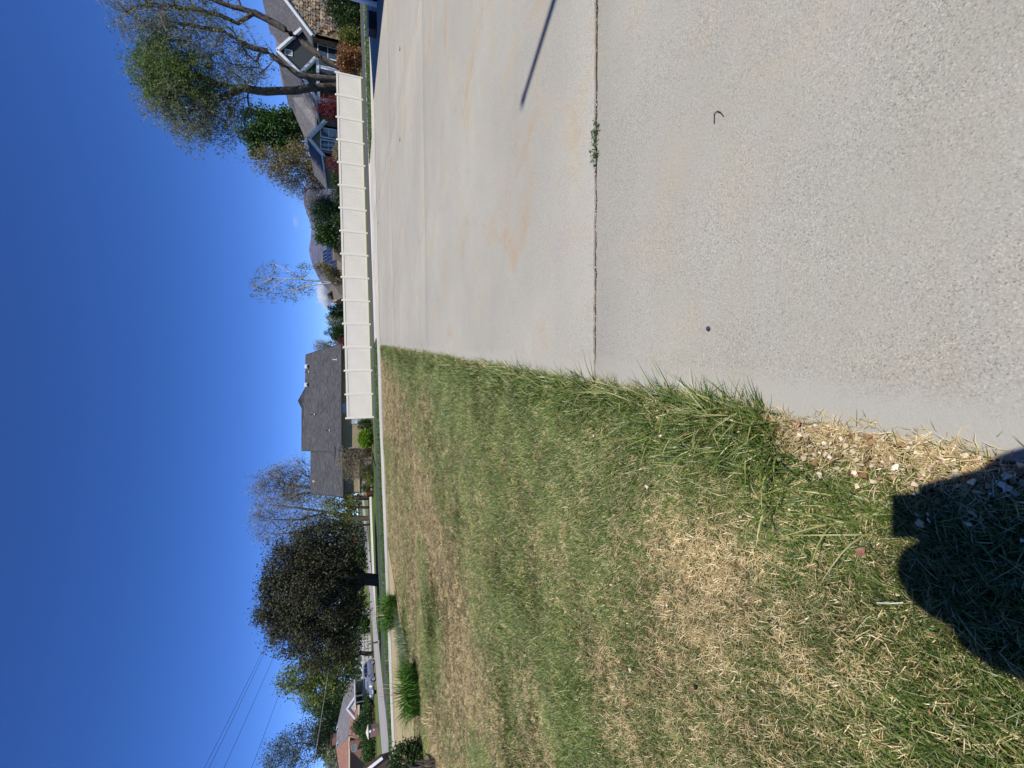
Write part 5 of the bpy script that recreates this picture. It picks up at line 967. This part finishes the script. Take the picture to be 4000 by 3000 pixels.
# ------------------------------------------------------------------ white block wall beyond the cross street
wa, wb = at(1437, 2640, 78), at(1434, 2380, 92); bw_ = thing('block_wall', 'white panelled block wall beyond the cross street behind the tree trunks', 'wall', (wa[0], wa[1], -.4)); nW = 10; M_blockw = mat('white_block', (.60, .59, .58), .85, .1, 1.5, .3, 20)
for i in range(nW):
    a, b_ = wa + (wb - wa) * i / nW, wa + (wb - wa) * (i + 1) / nW; a[2] = b_[2] = -.45
    for j in range(4): MB().beam(a + (0, 0, .22 + j * .42) + (b_ - a) * .01, b_ + (0, 0, .22 + j * .42) - (b_ - a) * .01, .16 + .01 * (j % 2), .405).build('block_course', M_blockw, bw_)
    MB().beam(a + (0, -.02, 0), a + (0, -.02, 1.85), .3, .3, up=(0, 1, 0)).build('wall_post', M_blockw, bw_)
rf = thing('rail_fence', 'dark two rail fence standing in front of the white block wall', 'fence', (wa[0], wa[1] - 1.5, -.4))
for i in range(nW + 1):
    a = wa + (wb - wa) * i / nW + (.5, -1.5, 0); a[2] = -.45; MB().beam(a, a + (0, 0, 1.3), .1, .1, up=(0, 1, 0)).build('fence_post', M_galv, rf)
    if i < nW:
        b_ = wa + (wb - wa) * (i + 1) / nW + (.5, -1.5, 0); b_[2] = -.45
        for zz in (.55, 1.15): MB().beam(a + (0, 0, zz), b_ + (0, 0, zz), .05, .09).build('fence_rail', M_galv, rf)
# ------------------------------------------------------------------ shed roof at the lower picture edge
M_rustroof = shinglemat('tan_brown_shingles', (.30, .19, .09), (.40, .27, .14), .12, .25)
s1 = at(1330, 3012, 25); s2 = at(1482, 2962, 24); sh = thing('garden_shed', 'small shed with steep tan shingle roof and white fascia cut by the picture edge', 'shed', (s2[0] - 1.2, s2[1] + 1, -.3))
sx2 = s2[0]; ap = np.array([sx2 - 1.15, 24, s1[2] + .35]); e_ = np.array([sx2, 24, s2[2]]); bk = np.array([-2.45, 3.0, 0])
roofplane(sh, [e_, e_ + bk, ap + bk, ap], M_rustroof); e2_ = np.array([sx2 - 2.3, 24, s2[2]]); roofplane(sh, [ap, ap + bk, e2_ + bk, e2_], M_rustroof)
trimline(sh, ap + (0, -.04, -.16), e_ + (0, -.04, -.16), M_trim, .05, .14); trimline(sh, ap + (0, -.04, -.16), e2_ + (0, -.04, -.16), M_trim, .05, .14)
wallpoly(sh, [(sx2 - 2.15, 24.2, -.4), (sx2 - .15, 24.2, -.4), (sx2 - .15, 24.2, s2[2] - .05), ap + (0, .2, -.25), (sx2 - 2.15, 24.2, s2[2] - .05)], M_brownw)
# ------------------------------------------------------------------ overhead wires between two poles
M_wire = mat('black_cable', (.02, .02, .022), .6); M_wirep = mat('pale_cable', (.35, .33, .28), .6); M_wood = mat('weathered_pole_wood', (.13, .10, .075), .95, .25, 3)
def utility_pole(label, X, Y, h_):
    b = G(X, Y); t = thing('utility_pole', label, 'utility pole', b); MB().tube([b + (0, 0, -.3), b + (0, 0, h_)], [.17, .11], 10).build('shaft', M_wood, t, True)
    for dz in (.4, 1.3): MB().box(b + (0, 0, h_ - dz), (2.0, .12, .12)).build('crossarm', M_wood, t)
    return t
pn = at(1400, 3360, 40); pf = at(1400, 2290, 90)
utility_pole('wooden utility pole beyond the picture edge carrying the overhead wires', pn[0], 40, 13.0); utility_pole('distant wooden utility pole behind the big plum tree', pf[0], 90, 14)
def wire(label, p, q, Ya, Yb, m, r_=.02):
    """straight through the two photo points, continued to the poles, with sag"""
    (x1, y1), (x2, y2) = p, q; ya, yb = 3330, 2300; f_ = lambda y: x1 + (x2 - x1) * (y - y1) / (y2 - y1); A, B = at(f_(ya), ya, Ya), at(f_(yb), yb, Yb); t = np.linspace(0, 1, 24); P = A + (B - A) * t[:, None]; P[:, 2] -= 1.1 * 4 * t * (1 - t) * .25
    o = MB().tube(P, r_, 5).build('overhead_wire', m); tag(o, label, 'wire', 'overhead wires in the lower sky'); return o
wire('topmost black overhead wire crossing the sky above the plum tree', (900, 2782), (1063, 2453), 41, 88, M_wire)
wire('second black overhead wire just below the topmost one', (900, 2811), (1040, 2518), 41, 88, M_wire)
wire('third black overhead wire ending at the plum tree crown', (900, 2929), (1075, 2534), 41, 88, M_wire)
wire('fourth black overhead wire over the yellow green tree', (977, 3000), (1083, 2709), 41, 88, M_wire)
wire('heavy black cable passing in front of the airy tree', (1136, 2970), (1225, 2583), 41, 88, M_wire, .03)
wire('pale cable strung low before the yellow green tree', (1278, 2583), (1238, 2847), 36, 64, M_wirep, .02)
# ------------------------------------------------------------------ pole beside the driveway, its shadow lies on the slab
tip = gp(2040, 400); ph = 9.0; pb = tip + SUN / SUN[2] * ph; pb = np.array([pb[0], pb[1], 0.]); fpole = thing('flag_pole', 'slim grey pole standing beside the driveway beyond the picture edge', 'pole', pb)
MB().tube([pb, pb + (0, 0, ph * .5), pb + (0, 0, ph - .06)], [.065, .055, .04], 12).build('shaft', M_galv, fpole, True); MB().lathe([(.0, -.05), (.04, -.035), (.055, 0), (.04, .035), (0.001, .05)], pb + (0, 0, ph - .03), 12).build('finial', M_chrome, fpole, True); MB().lathe([(.12, 0), (.12, .02), (.08, .04), (.06, .1)], pb, 14).build('base', M_galv, fpole, True)
# ------------------------------------------------------------------ small things on the slab and lawn
wz = lambda x, y: float(g(x, y))
mb = MB(); tw = np.array([(0, 0), (.012, .022), (.028, .036), (.040, .034), (.042, .015), (.041, -.002)]); c = gp(2830, 455); mb.tube([(c[0] + b_ * 1.1, c[1] + a * 1.1, wz(*c[:2]) + .004 + .003 * (i % 2)) for i, (a, b_) in enumerate(tw)], [.0016, .002, .002, .002, .002, .0014], 6)
tag(mb.build('twig', mat('dark_twig', (.05, .03, .025), .8), None, True), 'small dark hooked twig lying on the near concrete slab', 'twig')
c = gp(2770, 1284); mb = MB(); rr = random.Random(2); mb.lathe([(.001, 0), (.009, .002), (.011, .006), (.006, .012), (.001, .013)], (c[0], c[1], wz(*c[:2])), 7); o = mb.build('pebble', mat('black_pebble', (.03, .032, .045), .5), None); tag(o, 'small black pebble on the slab near the lawn edge', 'pebble')
for i, (x, y) in enumerate(((1563, 186), (1563, 540), (1478, 868))):
    c = gp(x, y); k = 1 + i * .1; P = [(c[0] + .07 * math.cos(t), c[1] + .06 * math.sin(t), wz(*c[:2]) + .012) for t in np.linspace(2.2, 4.6, 6)]; o = MB().tube(P, [.004, .008, .009, .009, .007, .003], 5).build('curled_leaf', mat('dark_dry_leaf', (.06, .045, .035), .9)); tag(o, ['dark curled leaf on the far slab nearest the grey house', 'dark curled leaf on the far slab in front of the fence middle', 'dark streak of leaf litter on the driveway near the footpath'][i], 'leaf')
def leaf(name, label, px, m, s, seed):
    c = gp(*px); r = np.random.RandomState(seed); a = r.rand() * 6.28; n = 7; V = []
    for i in range(n):
        u = i / (n - 1); w_ = s * .33 * math.sin(math.pi * min(1, u * .92 + .04)) ; z = .02 + .25 * s * math.sin(u * 2.6) ; dx, dy = math.cos(a), math.sin(a); p = np.array([c[0] + dx * s * (u - .5), c[1] + dy * s * (u - .5), wz(*c[:2]) + z]); sd = np.array([-dy, dx, 0]); V += [p - sd * w_ + (0, 0, .35 * w_), p, p + sd * w_ + (0, 0, .55 * w_)]
    o = rawobj(name, V, [(3 * i + e, 3 * i + e + 1, 3 * i + e + 4, 3 * i + e + 3) for i in range(n - 1) for e in (0, 1)], m, None, True); tag(o, label, 'leaf'); return o
leaf('fallen_leaf', 'curled reddish brown leaf on the lawn beside the photographer shadow', (3385, 2150), mat('red_brown_leaf', (.20, .10, .06), .7, .4, 60), .034, 1)
leaf('fallen_leaf', 'small dark brown leaf on the lawn left of the shadow', (2720, 2690), mat('dark_leaf', (.12, .08, .05), .8), .04, 6)
c = gp(3520, 2345); d_ = gp(3450, 2345) - gp(3560, 2345); d_[2] = 0; o = MB().tube([c + d_ * .6 + (0, 0, .035), c + (0, 0, .04), c - d_ * .3 + (0, 0, .03)], [.0013, .0012, .001], 6).build('white_stick', mat('bleached_stick', (.75, .72, .66), .7)); tag(o, 'bleached white stick on the lawn at the edge of the shadow', 'stick')
# weeds in the joint
for i, (y, n, s) in enumerate(((500, 26, .045), (545, 22, .04), (592, 30, .05))):
    c = gp(2335, y); b = np.array([c[0], c[1], wz(*c[:2]) - .015]); t = thing('joint_weed', ['leafy weed in the slab joint, farthest from the lawn', 'middle of the three leafy weeds in the slab joint', 'leafy weed in the slab joint, nearest the lawn'][i], 'weed', b, 'weeds in the slab joint'); r = np.random.RandomState(i)
    st_ = MB(); tips_ = []
    for j in range(6): a = r.rand() * 6.28; e = b + (.8 * s * math.cos(a), .5 * s * math.sin(a) + .01, s * r.uniform(.5, 1)); st_.tube([b, (b + e) / 2 + (0, 0, .008), e], [.0015, .0012, .001], 4); tips_.append(e); tips_.append((b + e) / 2)
    st_.build('stem', L_green, t); V, Q = leaves(np.array(tips_), n // 5, .007, .024, .009, i); rawobj('leaf_cluster', V, Q, L_greyg if i == 1 else leafmat('weed_leaf', (.06, .10, .035), (.15, .20, .08), .3), t)
rj = np.random.RandomState(4); X = rj.uniform(.1, 2.6, 260); Yj = 2.257 - .046 * X + rj.normal(0, .008, 260)
scatter('joint_litter', [chip('joint_chip%d' % i, 20 + i) for i in range(4)], np.c_[X, Yj, g(X, Yj) - .014 + rj.uniform(-.003, .008, 260)], np.c_[rj.normal(0, .4, 260), rj.normal(0, .4, 260), rj.uniform(0, 6.28, 260)], rj.uniform(.15, .6, 260), rj.randint(0, 4, 260), 'bits of bark and dirt packed in the slab joint', 'litter')

# ------------------------------------------------------------------ the photographer, whose shadow falls on the lawn
hs = gp(3745, 2265); zh = 1.60; head = hs + SUN / SUN[2] * (zh - hs[2]); hx, hy = head[0], head[1]
me = bpy.data.meshes.new('person'); V = []; E = []; R = []
def jn(p, r, par=None):
    V.append(tuple(map(float, p))); R.append(r); 
    if par is not None: E.append((par, len(V) - 1))
    return len(V) - 1
bx_, by_ = hx - .015, hy + .02
pel = jn((bx_, by_, .93), (.15, .12)); wa_ = jn((bx_, by_, 1.08), (.14, .11), pel); chst = jn((bx_, by_ + .0, 1.28), (.19, .14), wa_); nk0 = jn((bx_, by_ + .0, 1.42), (.12, .11), chst); nk = jn((hx, hy - .01, 1.48), (.055, .055), nk0); hd0 = jn((hx, hy, 1.56), (.078, .088), nk); jn((hx, hy, 1.655), (.082, .095), hd0)
rh_, lh_ = [C0 + DN * .03 + RT * (s * .072 - .012) - FWD * .03 for s in (1, -1)]
for s, hnd in ((1, rh_), (-1, lh_)):
    sh_ = jn((bx_ + s * .165, by_ + .01, 1.385), (.078, .078), nk0); el_ = np.array([bx_ + s * .21, by_ + .09, 1.13]); e1_ = jn((np.array(V[sh_]) + el_) / 2, (.074, .074), sh_); e = jn(el_, (.064, .064), e1_); wr_ = hnd + np.array([s * .02, -.09, -.085]); f1 = jn((el_ + wr_) / 2, (.058, .058), e); w1 = jn(wr_, (.042, .04), f1); pm = jn((wr_ + hnd) / 2 + (0, 0, 0), (.038, .028), w1)
    for k, (ln_, off) in enumerate(((.05, .0), (.056, .022), (.052, .044), (.042, .064))):              # fingers wrap behind and round the side of the phone
        b0_ = hnd - FWD * .012 + RT * s * .012 + DN * (off - .03); q1 = jn(b0_, (.0095, .0095), pm); q2 = jn(b0_ - RT * s * ln_ * .5 + FWD * .002, (.0085, .0085), q1); jn(b0_ - RT * s * ln_, (.0075, .0075), q2)
    t1 = jn(hnd - FWD * .035 + RT * s * .005 - DN * .02, (.011, .011), pm); jn(hnd - FWD * .04 - RT * s * .03 - DN * .035, (.009, .009), t1)
    hp = jn((bx_ + s * .09, by_, .86), (.095, .10), pel); kn = jn((bx_ + s * .11, by_ + .02, .48), (.062, .065), hp); cf = jn((bx_ + s * .115, by_ - .01, .32), (.055, .058), kn); an_ = jn((bx_ + s * .12, by_ - .02, .09), (.038, .042), cf); jn((bx_ + s * .135, by_ + .15, .035), (.042, .03), an_)
me.from_pydata(V, E, []); me.update()
M_person, t_, b_, N_, L_ = nodes('person_clothes_and_skin'); tc = N_('NewGeometry').outputs['Position']; sx = N_('SeparateXYZ'); L_(tc, sx.inputs[0])
L_(ramp(N_, L_, N_('MapRange', **{}).outputs[0] if False else sx.outputs[2], [(0, (.05, .05, .055)), (.1, (.04, .055, .10)), (.93, (.04, .055, .10)), (.931, (.12, .13, .15)), (.999, (.12, .13, .15))]), b_.inputs['Base Color']); b_.inputs['Roughness'].default_value = .85
person = link('person', me); tag(person, 'photographer in a grey shirt and dark trousers holding up a phone, casting the lawn shadow', 'person'); me.materials.append(M_person)
sk = person.modifiers.new('skin', 'SKIN'); sub = person.modifiers.new('sub', 'SUBSURF'); sub.levels = sub.render_levels = 2; sk.use_smooth_shade = True
lay = me.skin_vertices[0] if me.skin_vertices else None
if lay is None:
    me.attributes.new  # skin layer is added with the modifier's data below
    bmk = __import__('bmesh').new(); bmk.from_mesh(me); ly = bmk.verts.layers.skin.verify(); bmk.verts.ensure_lookup_table()
    for v, r_ in zip(bmk.verts, R): v[ly].radius = r_; v[ly].use_root = (v.index == 0)
    bmk.to_mesh(me); bmk.free()
else:
    for d_, r_ in zip(lay.data, R): d_.radius = r_
    lay.data[0].use_root = True
M_skin = mat('skin', (.42, .25, .18), .6, .05); M_hair = mat('brown_hair', (.05, .03, .02), .8)
# face, ears and hair as parts on the head
fz = zh; fc = np.array([hx, hy, fz]); face = MB(); face.lathe([(.001, -.10), (.05, -.095), (.078, -.05), (.088, .0), (.088, .05), (.07, .09), (.001, .105)], fc + (0, .012, .01), 18); face.build('face', M_skin, person, True)
MB().add([fc + p for p in ((-.012, .098, -.02), (.012, .098, -.02), (0, .125, -.022), (0, .098, .03))], [(0, 1, 2), (1, 3, 2), (3, 0, 2)]).build('nose', M_skin, person)
for s in (1, -1):
    MB().lathe([(.001, -.008), (.011, 0), (.001, .008)], fc + (s * .033, .094, .02), 8).build('eye', M_blackp, person); MB().lathe([(.001, -.03), (.016, 0), (.001, .03)], fc + (s * .095, .0, -.0), 8).build('ear', M_skin, person)
MB().box(fc + (0, .093, -.052), (.045, .012, .01)).build('mouth', mat('lips', (.35, .12, .1), .6), person)
hr = MB(); hr.lathe([(.085, -.06), (.108, -.02), (.115, .03), (.105, .075), (.07, .115), (.001, .128)], fc + (0, -.022, .02), 20); hr.build('hair', M_hair, person, True)
pho = C0 - FWD * .016 + DN * .022 - RT * .012; ph_ = MB().box(pho, (.125, .158, .010), rot=np.stack([RT, DN, FWD], 1)).build('phone', M_blackp, None, bevel=.004); tag(ph_, 'black phone held upright in both hands by the photographer', 'phone')
# ------------------------------------------------------------------ far wood closing the horizon
rw = np.random.RandomState(91); n = 1500; Xw = rw.uniform(-420, 160, n); Yw = rw.uniform(170, 250, n) + np.abs(Xw) * .15; top = 3.5 + 6 * fbm(Xw, Yw, .03, 3); cw_ = np.c_[Xw, Yw, top * rw.rand(n) ** .6]
Vw, Qw = leaves(cw_, 26, 1.3, 1.5, .9, 92); tag(rawobj('far_wood', Vw, Qw, leafmat('far_wood_leaf', (.035, .055, .028), (.085, .105, .055), .2)), 'dark green far off wood closing the horizon', 'wood', kind='stuff')
# ------------------------------------------------------------------ clouds low over the horizon
def cloud(label, x, y, rx, ry, Y, dens, seed):
    c = at(x, y, Y); R = np.array([ry * mpp(x, y, Y), rx * mpp(x, y, Y) * 1.5, rx * mpp(x, y, Y)]); t = np.linspace(0, math.pi, 9); mb = MB(); mb.lathe([(max(math.sin(a), 1e-3), -math.cos(a)) for a in t], (0, 0, 0), 14); mb.v = [tuple(c + np.array(p) * R) for p in mb.v]
    m = bpy.data.materials.new('cloud_vapour'); m.use_nodes = True; nt_ = m.node_tree; nt_.nodes.clear(); N = lambda ty, **k: _nn(nt_, ty, k); L = nt_.links.new; out = N('OutputMaterial'); pv = N('VolumePrincipled'); pv.inputs['Color'].default_value = (1, 1, 1, 1); pv.inputs['Anisotropy'].default_value = .2
    tc = N('TexCoord'); mp = N('Mapping'); mp.inputs['Scale'].default_value = tuple(2 / (2 * R)); mp.inputs['Location'].default_value = tuple(-c / R); L(tc.outputs['Object'], mp.inputs[0]); ln = N('VectorMath', operation='LENGTH'); L(mp.outputs[0], ln.inputs[0])
    nz = N('TexNoise', Scale=1.6 + seed * .1, Detail=4.0, Roughness=.6); L(mp.outputs[0], nz.inputs['Vector']); a = N('Math', operation='MULTIPLY_ADD'); L(ln.outputs['Value'], a.inputs[0]); a.inputs[1].default_value = -.62; L(nz.outputs['Fac'], a.inputs[2]); r = N('MapRange'); L(a.outputs[0], r.inputs[0]); r.inputs[1].default_value = .02; r.inputs[2].default_value = .30; r.inputs[3].default_value = 0; r.inputs[4].default_value = dens; L(r.outputs[0], pv.inputs['Density']); L(pv.outputs[0], out.inputs['Volume'])
    o = mb.build('cloud', m, None, True); tag(o, label, 'cloud', 'small clouds low over the mountains'); return o
cloud('bright white cloud bank behind the birch and shingled roof', 1268, 1150, 40, 70, 12000, .02, 1)
cloud('small faint cloud above the middle of the mountain', 1154, 868, 16, 34, 12000, .0022, 3)
cloud('tiny cloud wisp above the mountain right end', 1118, 700, 16, 28, 12000, .003, 5)
cloud('faint wisp left of the dark pointed evergreen', 1255, 1312, 12, 22, 12000, .0016, 6)
# ------------------------------------------------------------------ air
hz = MB().box2((-9500, -450, -2), (9500, 9200, 760)).build('haze', bpy.data.materials.new('haze_air')); hz['kind'] = 'stuff'
hm = hz.data.materials[0]; hm.use_nodes = True; hn = hm.node_tree; hn.nodes.clear(); pv = hn.nodes.new('ShaderNodeVolumePrincipled'); pv.inputs['Color'].default_value = (.7, .8, 1, 1); pv.inputs['Density'].default_value = 2.0e-5; pv.inputs['Anisotropy'].default_value = .3; ho = hn.nodes.new('ShaderNodeOutputMaterial'); hn.links.new(pv.outputs[0], ho.inputs['Volume'])
sc.cycles.volume_bounces = 3; sc.cycles.volume_max_steps = 64
